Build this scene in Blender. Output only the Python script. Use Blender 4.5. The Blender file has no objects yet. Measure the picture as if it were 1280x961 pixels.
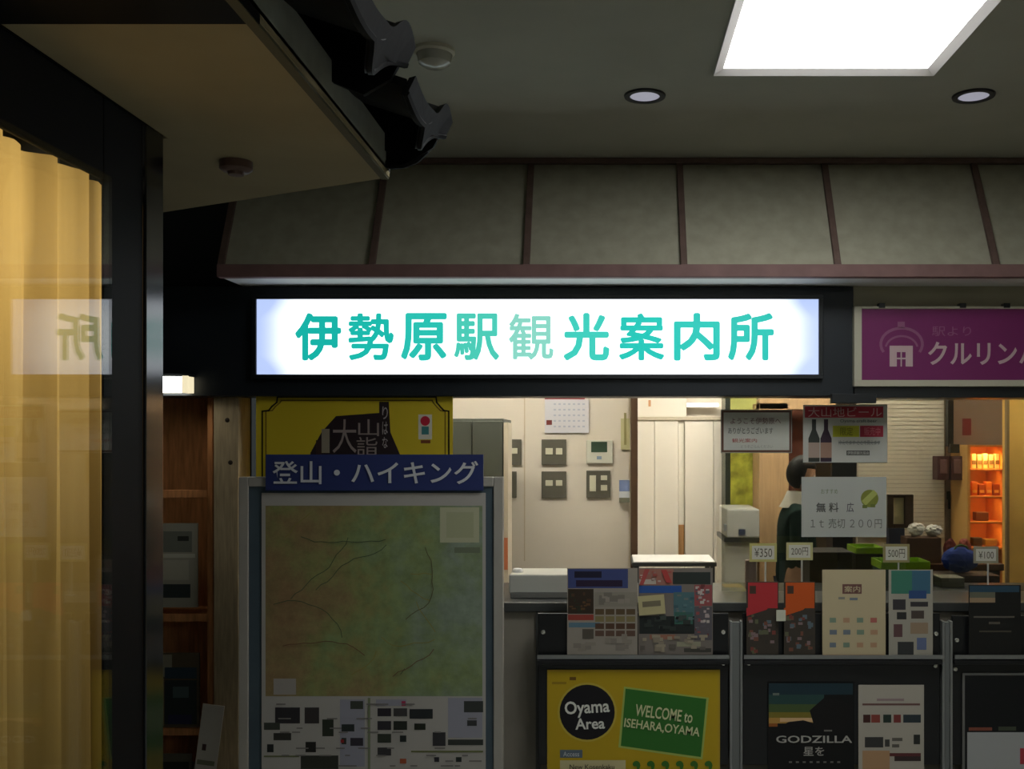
import bpy, bmesh, math, random
from mathutils import Vector, Matrix
random.seed(7)
sc = bpy.context.scene
C = sc.collection
PI = math.pi

# ------------------------------------------------------------------ camera, world, light, exposure
EYE = 1.75                      # camera height
F = 1244.0; VX = 760.0; VY = 550.0
cam_d = bpy.data.cameras.new('camera'); cam = bpy.data.objects.new('camera', cam_d); C.objects.link(cam)
cam.location = (0, 0, EYE); cam.rotation_euler = (PI/2, 0, 0)
cam_d.sensor_width = 36; cam_d.lens = F/1280*36
cam_d.shift_x = (640-VX)/1280; cam_d.shift_y = (VY-480.5)/1280
cam_d.clip_start = 0.02
sc.camera = cam
w = bpy.data.worlds.new('night'); sc.world = w; w.use_nodes = True
w.node_tree.nodes['Background'].inputs[0].default_value = (0.55, 0.62, 0.6, 1)
w.node_tree.nodes['Background'].inputs[1].default_value = 0.030
vs = sc.view_settings
vs.view_transform = 'Standard'; vs.look = 'None'; vs.exposure = 0.75; vs.gamma = 1; vs.use_curve_mapping = False

SIGN_E = 1.05; PANEL_E = 7.5

def X(px, Y): return (px-VX)/F*Y
def Z(py, Y): return EYE+(VY-py)/F*Y

# ------------------------------------------------------------------ materials
def lin(c):
    return tuple(((v/255)/12.92 if v/255 <= .04045 else ((v/255+.055)/1.055)**2.4) for v in c)
_m = {}
def mat(name, rgb, rough=.6, spec=.3, metal=0, noise=0, scale=20, emit=None, es=0, alpha=None, bump=0, stretch=None, trans=0):
    if name in _m: return _m[name]
    m = bpy.data.materials.new(name); m.use_nodes = True; _m[name] = m
    nt = m.node_tree; b = nt.nodes['Principled BSDF']; L = nt.links.new
    c = lin(rgb)+(1,)
    b.inputs['Base Color'].default_value = c
    b.inputs['Roughness'].default_value = rough
    b.inputs['Specular IOR Level'].default_value = spec
    b.inputs['Metallic'].default_value = metal
    if noise or bump:
        tc = nt.nodes.new('ShaderNodeTexCoord'); mp = nt.nodes.new('ShaderNodeMapping')
        if stretch: mp.inputs['Scale'].default_value = stretch
        n = nt.nodes.new('ShaderNodeTexNoise'); n.inputs['Scale'].default_value = scale; n.inputs['Detail'].default_value = 5
        L(tc.outputs['Object'], mp.inputs[0]); L(mp.outputs[0], n.inputs[0])
        if noise:
            mx = nt.nodes.new('ShaderNodeMix'); mx.data_type = 'RGBA'
            mr = nt.nodes.new('ShaderNodeMapRange'); mr.inputs[1].default_value = .3; mr.inputs[2].default_value = .7
            L(n.outputs[0], mr.inputs[0]); L(mr.outputs[0], mx.inputs[0])
            mx.inputs[6].default_value = tuple(v*(1-noise) for v in c[:3])+(1,)
            mx.inputs[7].default_value = tuple(min(1, v*(1+noise)) for v in c[:3])+(1,)
            L(mx.outputs[2], b.inputs['Base Color'])
        if bump:
            bp = nt.nodes.new('ShaderNodeBump'); bp.inputs['Strength'].default_value = bump; bp.inputs['Distance'].default_value = .01
            L(n.outputs[0], bp.inputs['Height']); L(bp.outputs[0], b.inputs['Normal'])
    if emit:
        b.inputs['Emission Color'].default_value = lin(emit)+(1,); b.inputs['Emission Strength'].default_value = es
    if trans:                                        # thin translucent cloth or paper
        t = nt.nodes.new('ShaderNodeBsdfTranslucent'); t.inputs[0].default_value = c
        ms = nt.nodes.new('ShaderNodeMixShader'); ms.inputs[0].default_value = trans
        L(b.outputs[0], ms.inputs[1]); L(t.outputs[0], ms.inputs[2]); L(ms.outputs[0], nt.nodes['Material Output'].inputs[0])
    return m
def glass(name, tint, ior=1.5, rough=0.0):
    if name in _m: return _m[name]
    m = bpy.data.materials.new(name); m.use_nodes = True; _m[name] = m
    nt = m.node_tree; nt.nodes.clear(); L = nt.links.new
    o = nt.nodes.new('ShaderNodeOutputMaterial'); t = nt.nodes.new('ShaderNodeBsdfTransparent'); g = nt.nodes.new('ShaderNodeBsdfGlossy')
    f = nt.nodes.new('ShaderNodeFresnel'); geo = nt.nodes.new('ShaderNodeNewGeometry'); mi = nt.nodes.new('ShaderNodeMapRange')   # thin slab: the light leaves it as it entered
    mi.inputs[3].default_value = ior; mi.inputs[4].default_value = 1/ior; L(geo.outputs['Backfacing'], mi.inputs[0]); L(mi.outputs[0], f.inputs[0])
    t.inputs[0].default_value = tint+(1,); g.inputs['Roughness'].default_value = rough
    ms = nt.nodes.new('ShaderNodeMixShader')
    L(f.outputs[0], ms.inputs[0]); L(t.outputs[0], ms.inputs[1]); L(g.outputs[0], ms.inputs[2]); L(ms.outputs[0], o.inputs[0])
    return m
def pm(rgb): return mat('print_%d_%d_%d' % tuple(rgb), rgb, .5, .25)

CEIL = mat('ceiling_paint', (172, 171, 156), .9, .1, noise=.05, scale=3, bump=.05)
DARK = mat('dark_paint', (30, 31, 33), .6, .3, noise=.2, scale=8)
BLACKM = mat('black_metal', (24, 27, 30), .35, .5)
SIGNBOX = mat('sign_housing', (30, 35, 40), .4, .4, noise=.1, scale=6)
PANEL = mat('awning_board', (154, 151, 132), .85, .15, noise=.10, scale=14, bump=.1)
BATTEN = mat('awning_batten', (96, 78, 70), .6, .25, noise=.15, scale=20)
TRIM = mat('maroon_trim', (120, 92, 88), .6, .25, noise=.12, scale=10)
WHITEP = mat('white_paint', (225, 225, 220), .5, .3)
BEIGE = mat('beige_wall', (160, 155, 135), .8, .2, noise=.05, scale=5)
ALU = mat('aluminium', (150, 152, 150), .35, .5, metal=.7)
STEELG = mat('grey_steel', (110, 113, 110), .5, .3)
CREAM = mat('cream_wall', (222, 214, 198), .8, .2, noise=.03, scale=2)
WOODB = mat('shelf_wood', (196, 134, 84), .6, .25, noise=.25, scale=9, stretch=(6, 6, .7))
WOODP = mat('post_wood', (168, 150, 118), .6, .25, noise=.2, scale=9, stretch=(9, 9, .8))
TANW = mat('tan_wood', (224, 184, 140), .6, .3, noise=.12, scale=6, stretch=(8, 8, .6))
FLOORM = mat('floor_tile', (158, 158, 154), .5, .4, noise=.12, scale=4)
TILE = mat('roof_tile_glaze', (6, 7, 9), .6, .12, noise=.25, scale=12, bump=.15)
FASC = mat('eave_fascia', (150, 155, 145), .7, .3, noise=.12, scale=12)
SOFF = mat('eave_soffit', (150, 138, 108), .9, .1, noise=.10, scale=3)
RACK = mat('rack_black', (22, 23, 24), .3, .45, noise=.1, scale=6)
CTOP = mat('counter_top', (60, 62, 60), .35, .5)
CFACE = mat('counter_face', (128, 122, 110), .7, .3, noise=.08, scale=6)
PAPER = mat('paper_white', (214, 212, 205), .6, .25)

# ------------------------------------------------------------------ helpers
class MB:
    def __init__(s): s.v = []; s.f = []; s.mi = []; s.ms = []; s.sm = []
    def _m(s, m):
        if m not in s.ms: s.ms.append(m)
        return s.ms.index(m)
    def add(s, vs_, fs, m, smooth=False):
        o = len(s.v); s.v += [tuple(v) for v in vs_]; k = s._m(m)
        for f in fs: s.f.append(tuple(i+o for i in f)); s.mi.append(k); s.sm.append(smooth)
        return s
    def box(s, x0, x1, y0, y1, z0, z1, m):
        v = [(x, y, z) for z in (z0, z1) for y in (y0, y1) for x in (x0, x1)]
        return s.add(v, [(0,2,3,1),(4,5,7,6),(0,1,5,4),(1,3,7,5),(3,2,6,7),(2,0,4,6)], m)
    def quad(s, pts, m): return s.add(pts, [tuple(range(len(pts)))], m)
    def prism(s, poly, d, m):                       # poly: 3d points ; d: vector
        n = len(poly); d = Vector(d)
        v = [Vector(p) for p in poly]+[Vector(p)+d for p in poly]
        fs = [tuple(range(n)), tuple(range(2*n-1, n-1, -1))]+[(i, i+n, (i+1) % n+n, (i+1) % n) for i in range(n)]
        return s.add(v, fs, m)
    def tube(s, pts, r, m, n=10, cap=True):
        pts = [Vector(p) for p in pts]; R = r if isinstance(r, (list, tuple)) else [r]*len(pts)
        vs_ = []; up = Vector((0, 0, 1))
        for i, p in enumerate(pts):
            t = (pts[min(i+1, len(pts)-1)]-pts[max(i-1, 0)]).normalized()
            a = t.cross(up if abs(t.dot(up)) < .95 else Vector((1, 0, 0))).normalized(); b = a.cross(t)
            for k in range(n):
                q = 2*PI*k/n; vs_.append(p+(a*math.cos(q)+b*math.sin(q))*R[i])
        fs = [(i*n+k, i*n+(k+1) % n, (i+1)*n+(k+1) % n, (i+1)*n+k) for i in range(len(pts)-1) for k in range(n)]
        if cap: fs += [tuple(range(n))[::-1], tuple((len(pts)-1)*n+k for k in range(n))]
        return s.add(vs_, fs, m, True)
    def lathe(s, prof, c, m, n=32, ax='z'):         # prof: (r, h)
        vs_ = []
        for r, h in prof:
            for k in range(n):
                q = 2*PI*k/n; a, b = r*math.cos(q), r*math.sin(q)
                p = (a, b, h) if ax == 'z' else (a, -h, b)
                vs_.append((c[0]+p[0], c[1]+p[1], c[2]+p[2]))
        fs = [(i*n+k, i*n+(k+1) % n, (i+1)*n+(k+1) % n, (i+1)*n+k) for i in range(len(prof)-1) for k in range(n)]
        return s.add(vs_, fs, m, True)
    def build(s, name, parent=None, bev=0, label=None, stuff=False):
        me = bpy.data.meshes.new(name); me.from_pydata(s.v, [], s.f)
        for m in s.ms: me.materials.append(m)
        me.polygons.foreach_set('material_index', s.mi); me.polygons.foreach_set('use_smooth', s.sm)
        bm = bmesh.new(); bm.from_mesh(me); bmesh.ops.recalc_face_normals(bm, faces=bm.faces); bm.to_mesh(me); bm.free()
        if any(s.sm):
            try: me.set_sharp_from_angle(angle=math.radians(40))
            except Exception: pass
        o = bpy.data.objects.new(name, me); C.objects.link(o)
        if parent: o.parent = parent
        if bev:
            b = o.modifiers.new('bevel', 'BEVEL'); b.width = bev; b.segments = 2; b.limit_method = 'ANGLE'
        if label: o['label'] = label
        if stuff: o['kind'] = 'stuff'
        return o
def tag(o, label, cat, group=None):
    o['label'] = label; o['category'] = cat
    if group: o['group'] = group
    return o
def struct(o): o['kind'] = 'structure'; return o
def empty(name, loc=(0, 0, 0)):
    o = bpy.data.objects.new(name, None); C.objects.link(o); o.location = loc; o.empty_display_size = .1; return o
def recenter(o):                                    # put a mesh's origin at its base centre
    me = o.data; vs_ = [v.co for v in me.vertices]
    c = Vector(((min(v.x for v in vs_)+max(v.x for v in vs_))/2, (min(v.y for v in vs_)+max(v.y for v in vs_))/2, min(v.z for v in vs_)))
    me.transform(Matrix.Translation(-c)); o.location = c
    return c
def text_mesh(s, bold=0, ext=.0):
    cu = bpy.data.curves.new('lettering', 'FONT'); cu.body = s; cu.size = 1; cu.resolution_u = 3
    cu.offset = bold; cu.extrude = ext; cu.align_x = 'LEFT'; cu.space_character = 1.0
    o = bpy.data.objects.new('tmp', cu); C.objects.link(o)
    dg = bpy.context.evaluated_depsgraph_get(); dg.update()
    me = bpy.data.meshes.new_from_object(o.evaluated_get(dg)); bpy.data.objects.remove(o); bpy.data.curves.remove(cu)
    return me
def text(s, x0, x1, z0, z1, y, m, parent=None, bold=0, name='lettering', rot=0, mirror=False, ext=.0004, off=None):
    """lettering fitted to the rectangle x0..x1, z0..z1 on the plane y, facing -Y"""
    me = text_mesh(s, 0 if bold > .02 else bold)
    vs_ = [v.co for v in me.vertices]
    ax, bx = min(v.x for v in vs_), max(v.x for v in vs_); ay, by = min(v.y for v in vs_), max(v.y for v in vs_)
    sx = (x1-x0)/(bx-ax); sz = (z1-z0)/(by-ay); cx, cz = (x0+x1)/2, (z0+z1)/2
    for v in me.vertices:
        dx = (v.co.x-(ax+bx)/2)*sx; dz = (v.co.y-(ay+by)/2)*sz
        v.co = (cx+dx*math.cos(rot)-dz*math.sin(rot), y, cz+dx*math.sin(rot)+dz*math.cos(rot))
    me.materials.clear(); me.materials.append(m)
    if bold > .02:                                  # heavy strokes: the outline repeated around itself
        bm = bmesh.new(); k = (bold-.018)*(x1-x0)
        for i in range(9):
            a_ = i*PI/4; dx, dz = (k*math.cos(a_), k*math.sin(a_)) if i < 8 else (0, 0)
            n0 = len(bm.verts); bm.from_mesh(me); bm.verts.ensure_lookup_table()
            for v in bm.verts[n0:]: v.co += Vector((dx, -.00012*i, dz))
        bm.to_mesh(me); bm.free()
    me.name = name
    o = bpy.data.objects.new(name, me); C.objects.link(o)
    if parent: o.parent = parent
    return o

def poster(name, label, cat, r, Y, col, patches=(), texts=(), t=.003, group=None, tilt=0, sheet=None, tiltx=0):
    """a printed sheet or board facing -Y. r = extent in photo-plane units at distance Y, turned into metres; patches: (x0,y0,x1,y1,rgb) or (cx,cy,r,rgb)"""
    x0, y0, x1, y1 = r; cx = (x0+x1)/2
    ox, oz = X(cx, Y), Z(y1, Y)
    lx = lambda p: X(p, Y)-ox
    lz = lambda p: Z(p, Y)-oz
    a = MB(); a.box(lx(x0), lx(x1), 0, t, 0, lz(y0), sheet or pm(col)); o = a.build(name)
    o.location = (ox, Y, oz); o.rotation_euler = (tiltx, tilt, 0)
    tag(o, label, cat, group)
    if patches:
        b = MB(); k = 0
        for p in patches:
            k += 1; e = -.0005-.00004*k
            if len(p) == 5:
                m = pm(p[4]) if isinstance(p[4], tuple) else p[4]
                b.quad([(lx(p[0]), e, lz(p[3])), (lx(p[2]), e, lz(p[3])), (lx(p[2]), e, lz(p[1])), (lx(p[0]), e, lz(p[1]))], m)
            elif len(p) == 4:
                rr = p[2]*Y/F
                b.quad([(lx(p[0])+rr*math.cos(2*PI*i/32), e, lz(p[1])+rr*math.sin(2*PI*i/32)) for i in range(32)], pm(p[3]))
            else:                                    # (list of points, rgb)
                b.quad([(lx(q[0]), e, lz(q[1])) for q in p[0]], pm(p[1]))
        b.build('printed_picture', o)
    for tx in texts:
        s, a0, b0, a1, b1, c = tx[:6]; rot = tx[6] if len(tx) > 6 else 0; bold = tx[7] if len(tx) > 7 else .01
        text(s, lx(a0), lx(a1), lz(b1), lz(b0), -.0045, pm(c) if isinstance(c, tuple) else c, o, bold, rot=rot)
    return o

def speckle(a0, b0, a1, b1, n, cols, lo=2, hi=6):
    r_ = []
    for k in range(n):
        x_ = random.uniform(a0, a1-hi); y_ = random.uniform(b0, b1-hi*.7); r_.append((x_, y_, x_+random.uniform(lo, hi), y_+random.uniform(lo, hi)*.7, random.choice(cols)))
    return r_
# ================================================================== SETTING
CZ = 3.17                                            # concourse ceiling height
struct(MB().box(-4, 5, -4, 11, -.1, 0, FLOORM).build('floor'))
# concourse ceiling, with a real opening for the flush light box
LX0r, LX1, LY0, LY1 = .411, 1.25, 2.72, 3.829
c = MB()
c.box(-4, LX0r, -4, 5.06, CZ, CZ+.1, CEIL); c.box(LX1, 5, -4, 5.06, CZ, CZ+.1, CEIL)
c.box(LX0r, LX1, -4, LY0, CZ, CZ+.1, CEIL); c.box(LX0r, LX1, LY1, 5.06, CZ, CZ+.1, CEIL)
struct(c.build('ceiling'))
struct(MB().box(-4, -3.9, -4, 10, 0, 3.3, DARK).build('wall_left'))
struct(MB().box(4.9, 5, -4, 10, 0, 3.3, BEIGE).build('wall_right'))
struct(MB().box(-4, 5, -4.1, -4, 0, 3.3, mat('far_concourse_wall', (120, 118, 108), .8, .2)).build('wall_back'))
# dark header above the window opening
h = MB(); hz = Z(495, 5.0)
h.box(-2.75, X(1067, 5), 5.0, 5.25, hz, Z(358, 5.0), SIGNBOX)
struct(h.build('trim_1', bev=.004))
h = MB(); h.box(X(1067.5, 5), 3.4, 5.02, 5.25, Z(484, 5), Z(350, 5), BEIGE); struct(h.build('wall_header'))
h = MB(); h.box(X(1067.5, 5), 3.4, 4.99, 5.25, Z(497, 5), Z(484, 5), BLACKM); struct(h.build('trim_2', bev=.002))
h = MB(); h.box(X(1039, 4.96), X(1095, 4.96), 4.95, 4.99, Z(504, 4.96), Z(492, 4.96), BLACKM)
tag(h.build('sign_bracket', bev=.003), 'small black bracket under the right end of the lit sign', 'bracket')
# closing wall above header, hidden behind the awning
struct(MB().box(-4, 5, 5.06, 5.25, Z(356, 5), CZ+.1, BLACKM).build('wall_upper'))

# ------------------------------------------------------------------ awning
aw = empty('awning', (X(275, 4.73), 4.73, Z(345, 4.73)))
tag(aw, 'sloping pale panelled awning with brown battens above the lit sign', 'awning')
def achild(o): o.matrix_parent_inverse = aw.matrix_world.inverted(); return o
bpy.context.view_layer.update()
yb, yt = 4.73, 5.04; zb, zt = Z(333, 4.73), CZ
def slope(xa_b, xb_b, xa_t, xb_t, off, th, m):
    nrm = Vector((0, -(zt-zb), (yt-yb))).normalized()
    p = [Vector((xa_b, yb, zb)), Vector((xb_b, yb, zb)), Vector((xb_t, yt, zt)), Vector((xa_t, yt, zt))]
    p = [q-Vector((0, 0, 0))+nrm*off for q in p]
    return MB().prism(p, nrm*th, m)
xs = [275, 465, 658, 855, 1047, 1245, 1440]
xst = [300, 485, 666, 847, 1025, 1212, 1393]
XB = [X(p, yb) for p in xs]; XT = [X(p, yt) for p in xst]
XT[1:] = XB[1:]                                      # battens are parallel boards
for i in range(6):
    o = slope(XB[i]+.004, XB[i+1]-.004, XT[i]+.004, XT[i+1]-.004, -.02, .014, PANEL).build('panel', aw, bev=.003); o.matrix_parent_inverse = aw.matrix_world.inverted()
for i in range(1, 7):
    o = slope(XB[i]-.016, XB[i]+.016, XT[i]-.016, XT[i]+.016, -.006, .022, BATTEN).build('batten', aw, bev=.003); o.matrix_parent_inverse = aw.matrix_world.inverted()
o = slope(XB[0]-.01, XB[0]+.02, XT[0]-.01, XT[0]+.02, -.006, .018, BATTEN).build('end_board', aw); o.matrix_parent_inverse = aw.matrix_world.inverted()
z0, z1 = Z(347, yb), Z(333, yb)
o = MB().box(XB[0]-.01, XB[6], yb-.02, yb+.03, z0, z1+.008, TRIM).build('lower_trim', aw, bev=.004); o.matrix_parent_inverse = aw.matrix_world.inverted()
o = MB().box(XB[0], XB[6], yb+.03, 5.06, z0+.004, z0+.02, WHITEP).build('soffit_board', aw); o.matrix_parent_inverse = aw.matrix_world.inverted()
o = MB().box(XB[0]+.08, XB[6], yt-.045, yt-.005, CZ-.028, CZ-.002, BATTEN).build('upper_trim', aw, bev=.004); o.matrix_parent_inverse = aw.matrix_world.inverted()
o = MB().box(XB[0]+.02, XB[0]+.03, yb+.06, 5.05, z0+.02, zb+.1, BLACKM).build('end_plate', aw); o.matrix_parent_inverse = aw.matrix_world.inverted()

# ------------------------------------------------------------------ big backlit sign
sg = empty('lightbox_sign', (X(671, 4.98), 4.98, Z(470, 4.98)))
tag(sg, 'long white backlit sign with teal Japanese characters under the awning', 'sign')
bpy.context.view_layer.update()
def kid(o, p): o.parent = p; o.matrix_parent_inverse = p.matrix_world.inverted(); return o
SY = 4.98; sx0, sx1, sz0, sz1 = X(321, SY), X(1023, SY), Z(468, SY), Z(374, SY)
def emis(name, rgb, s, edge=True):
    m = bpy.data.materials.new(name); m.use_nodes = True; nt = m.node_tree; L = nt.links.new; b = nt.nodes['Principled BSDF']
    b.inputs['Base Color'].default_value = (.25, .25, .25, 1); b.inputs['Roughness'].default_value = .3
    tc = nt.nodes.new('ShaderNodeTexCoord'); sp = nt.nodes.new('ShaderNodeSeparateXYZ'); L(tc.outputs['Object'], sp.inputs[0])
    # the tubes behind the acrylic stop short of both ends, so the ends glow less and bluer
    ab = nt.nodes.new('ShaderNodeMath'); ab.operation = 'ABSOLUTE'; L(sp.outputs[0], ab.inputs[0])
    mr = nt.nodes.new('ShaderNodeMapRange'); hw = (sx1-sx0)/2
    mr.inputs[1].default_value = hw-.24; mr.inputs[2].default_value = hw; mr.inputs[3].default_value = 0; mr.inputs[4].default_value = 1
    mr.interpolation_type = 'SMOOTHSTEP'
    L(ab.outputs[0], mr.inputs[0])
    az = nt.nodes.new('ShaderNodeMath'); az.operation = 'ABSOLUTE'; L(sp.outputs[2], az.inputs[0])
    mz = nt.nodes.new('ShaderNodeMapRange'); hh = (sz1-sz0)/2; mz.interpolation_type = 'SMOOTHSTEP'
    mz.inputs[1].default_value = hh*.45; mz.inputs[2].default_value = hh*1.1; mz.inputs[3].default_value = 0; mz.inputs[4].default_value = .35
    L(az.outputs[0], mz.inputs[0])
    ad = nt.nodes.new('ShaderNodeMath'); ad.operation = 'ADD'; ad.use_clamp = True; L(mr.outputs[0], ad.inputs[0]); L(mz.outputs[0], ad.inputs[1])
    rp = nt.nodes.new('ShaderNodeMix'); rp.data_type = 'RGBA'; L(ad.outputs[0], rp.inputs[0])
    c = lin(rgb); rp.inputs[6].default_value = tuple(v*s for v in c)+(1,); rp.inputs[7].default_value = (c[0]*s*.30, c[1]*s*.36, c[2]*s*.55, 1)
    L(rp.outputs[2], b.inputs['Emission Color']); b.inputs['Emission Strength'].default_value = 1
    _m[name] = m; return m
FACE = emis('sign_face_lit', (246, 251, 255), SIGN_E)
me_o = MB().box(-(sx1-sx0)/2, (sx1-sx0)/2, 0, .012, -(sz1-sz0)/2, (sz1-sz0)/2, FACE).build('face', sg)
me_o.location = ((sx0+sx1)/2-sg.location.x, 0, (sz0+sz1)/2-sg.location.z)
b = MB(); e = .022
for (a0, a1, c0, c1) in ((sx0-e, sx1+e, sz1, sz1+e), (sx0-e, sx1+e, sz0-e, sz0), (sx0-e, sx0, sz0, sz1), (sx1, sx1+e, sz0, sz1)):
    b.box(a0, a1, SY-.012, 5.0, c0, c1, BLACKM)
kid(b.build('frame', bev=.002), sg)
chars = '伊勢原駅観光案内所'
cxs = [398, 464, 530, 596, 664, 733, 802, 871, 938.5]
for i, ch in enumerate(chars):
    g = [(20,176,165),(24,182,170),(40,190,176),(75,200,180),(140,212,195),(60,200,184),(24,190,178),(36,190,178),(36,186,174)][i]
    m = mat('lit_letter_%d' % i, (30, 120, 110), .4, .3, emit=g, es=.58)
    o = text(ch, X(cxs[i]-27, SY), X(cxs[i]+27, SY), Z(449, SY), Z(393, SY), SY-.004, m, None, bold=(.052, .044, .052, .044, .036, .052, .046, .052, .052)[i], name='character')
    kid(o, sg)

# ------------------------------------------------------------------ magenta sign, unlit
ps = empty('shop_sign', (X(1180, 4.97), 4.97, Z(484, 4.97)))
tag(ps, 'magenta shop sign with a pale house emblem, right of the lit sign', 'sign')
bpy.context.view_layer.update()
PY = 4.965; MAG = mat('magenta_acrylic', (114, 38, 92), .35, .4, noise=.06, scale=3); CRM = mat('sign_cream', (180, 176, 155), .6, .3)
a0, a1 = X(1077, PY), X(1430, PY); q0, q1 = Z(475, PY), Z(386, PY)
kid(MB().box(a0, a1, PY, 5.02, q0, q1, MAG).build('face'), ps)
b = MB(); b.box(X(1067.5, PY), a1+.05, PY-.006, 5.02, Z(483, PY), q0, CRM); b.box(X(1067.5, PY), a0, PY-.006, 5.02, q0, q1+.012, CRM); b.box(a0, a1+.05, PY-.006, 5.02, q1, q1+.012, CRM)
kid(b.build('frame', bev=.002), ps)
for p in (1102, 1203, 1258):
    kid(MB().box(X(p-4, PY), X(p+4, PY), PY-.01, PY+.03, q1+.004, q1+.028, BLACKM).build('clip', bev=.002), ps)
LP = mat('sign_pink_print', (190, 165, 165), .5, .3); LP2 = mat('sign_faint_print', (140, 88, 118), .5, .3)
b = MB()
def arc(cx, cy, rx, ry, w_, a_, b_, y, m, n=20):
    for i in range(n):
        u = a_+(b_-a_)*i/n; v = a_+(b_-a_)*(i+1)/n
        P = lambda r, t: (X(cx+(rx+r)*math.cos(t), y), y, Z(cy-(ry+r)*math.sin(t), y))
        b.quad([P(-w_/2, u), P(w_/2, u), P(w_/2, v), P(-w_/2, v)], m)
yy = PY-.0015
arc(1127, 430, 26, 20, 3.5, math.radians(-30), math.radians(210), yy, LP2)
arc(1127, 436, 20, 16, 2.5, math.radians(10), math.radians(170), yy, LP2)
b.quad([(X(1122+p, yy), yy, Z(q, yy)) for p, q in ((0, 410), (9, 410), (9, 402), (0, 402))], LP2)
for (r_) in ((1112, 432, 1141, 437.5), (1112, 437.5, 1121, 458), (1132, 437.5, 1141, 458), (1121, 437.5, 1132, 440), (1125.7, 440, 1127.3, 458), (1121, 447, 1132, 449)):
    b.quad([(X(r_[0], yy), yy, Z(r_[3], yy)), (X(r_[2], yy), yy, Z(r_[3], yy)), (X(r_[2], yy), yy, Z(r_[1], yy)), (X(r_[0], yy), yy, Z(r_[1], yy))], LP)
kid(b.build('house_emblem'), ps)
kid(text('クルリンハ', X(1160, yy), X(1300, yy), Z(456, yy), Z(427, yy), yy, LP, None, .02), ps)
kid(text('駅より', X(1165, yy), X(1214, yy), Z(420, yy), Z(408, yy), yy, LP2, None, .0), ps)

# ------------------------------------------------------------------ ceiling things
LY = LY1
cl = empty('ceiling_light', ((LX0r+LX1)/2, (LY0+LY1)/2, CZ)); tag(cl, 'large square ceiling light box glowing white in a pale frame', 'ceiling light')
bpy.context.view_layer.update()
DIFF = mat('diffuser_lit', (240, 240, 235), .4, .3, emit=(252, 254, 255), es=PANEL_E)
LFR = mat('light_frame', (215, 210, 205), .5, .3)
b = MB(); f_ = .034
ox0, ox1, oy0, oy1 = LX0r-.004, LX1+.004, LY0-.004, LY1+.004
inn = [(ox0+f_, oy0+f_), (ox1-f_, oy0+f_), (ox1-f_, oy1-f_), (ox0+f_, oy1-f_)]; out = [(ox0, oy0), (ox1, oy0), (ox1, oy1), (ox0, oy1)]
for q in range(4):
    r_ = (q+1) % 4; A_, B_, C_, D_ = out[q], out[r_], inn[r_], inn[q]
    b.add([(*A_, CZ-.018), (*B_, CZ-.018), (*C_, CZ-.002), (*D_, CZ-.002), (*A_, CZ+.03), (*B_, CZ+.03), (*C_, CZ+.03), (*D_, CZ+.03)],
          [(0, 1, 2, 3), (4, 7, 6, 5), (0, 4, 5, 1), (2, 6, 7, 3)], LFR)
kid(b.build('frame'), cl)
kid(MB().box(ox0+f_+.001, ox1-f_-.001, oy0+f_+.001, oy1-f_-.001, CZ, CZ+.01, DIFF).build('diffuser'), cl)
RING = mat('downlight_ring', (40, 40, 44), .4, .4); CUP = mat('downlight_cup', (205, 205, 210), .35, .4, emit=(215, 215, 235), es=.22)  # lamps are off; faint cup emission stands in for reflected floor light
def downlight(x, y, label):
    r = empty('downlight', (x, y, CZ)); tag(r, label, 'ceiling light', 'round downlights in the ceiling')
    MB().lathe([(.060, .0), (.062, -.008), (.084, -.008), (.086, -.002), (.086, .001)], (0, 0, 0), RING).build('ring', r)
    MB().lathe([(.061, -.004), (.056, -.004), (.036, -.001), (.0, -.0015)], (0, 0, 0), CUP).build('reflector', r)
downlight(X(806, 4.10), 4.10, 'unlit round downlight with dark ring, left of the ceiling light box')
downlight(X(1217, 4.10), 4.10, 'unlit round downlight with dark ring, to the right beyond the light box')
r = empty('smoke_detector', (X(543, 3.62), 3.62, CZ)); tag(r, 'round pale smoke detector on the concourse ceiling beside the roof tiles', 'smoke detector')
SD = mat('detector_plastic', (196, 192, 172), .35, .5)
MB().lathe([(.074, 0), (.074, -.012), (.066, -.02)], (0, 0, 0), SD).build('base', r)
MB().lathe([(.064, -.018), (.058, -.05), (.04, -.062), (0, -.066)], (0, 0, 0), mat('detector_dome', (170, 170, 158), .2, .7)).build('dome', r)
SZ = 2.41                                            # eave soffit height
r = empty('smoke_detector', (X(295, 2.36), 2.36, SZ)); tag(r, 'small brown round detector under the tiled eave', 'smoke detector')
SD2 = mat('detector_brown', (96, 74, 66), .5, .3)
MB().lathe([(.038, 0), (.038, -.018), (.03, -.024), (0, -.025)], (0, 0, 0), SD2).build('base', r)
MB().lathe([(.02, -.024), (.018, -.032), (0, -.033)], (0, 0, 0), SD2).build('sensor', r)

for (xx, yy_, lb) in ((.3, -1.9, 'added square light box, unseen on the ceiling behind the viewpoint'), (2.9, -1.9, 'added square light box, unseen on the ceiling, far back at the right')):  # unseen light boxes, added to brighten the fronts facing the camera
    o = empty('ceiling_light', (xx, yy_, CZ)); tag(o, lb, 'ceiling light')
    MB().box(-.43, .43, -.57, .57, -.04, 0, LFR).build('frame', o); MB().box(-.40, .40, -.54, .54, -.045, -.038, mat('rear_fill_diffuser', (240, 240, 235), .4, .3, emit=(250, 255, 250), es=8)).build('diffuser', o)
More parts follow.
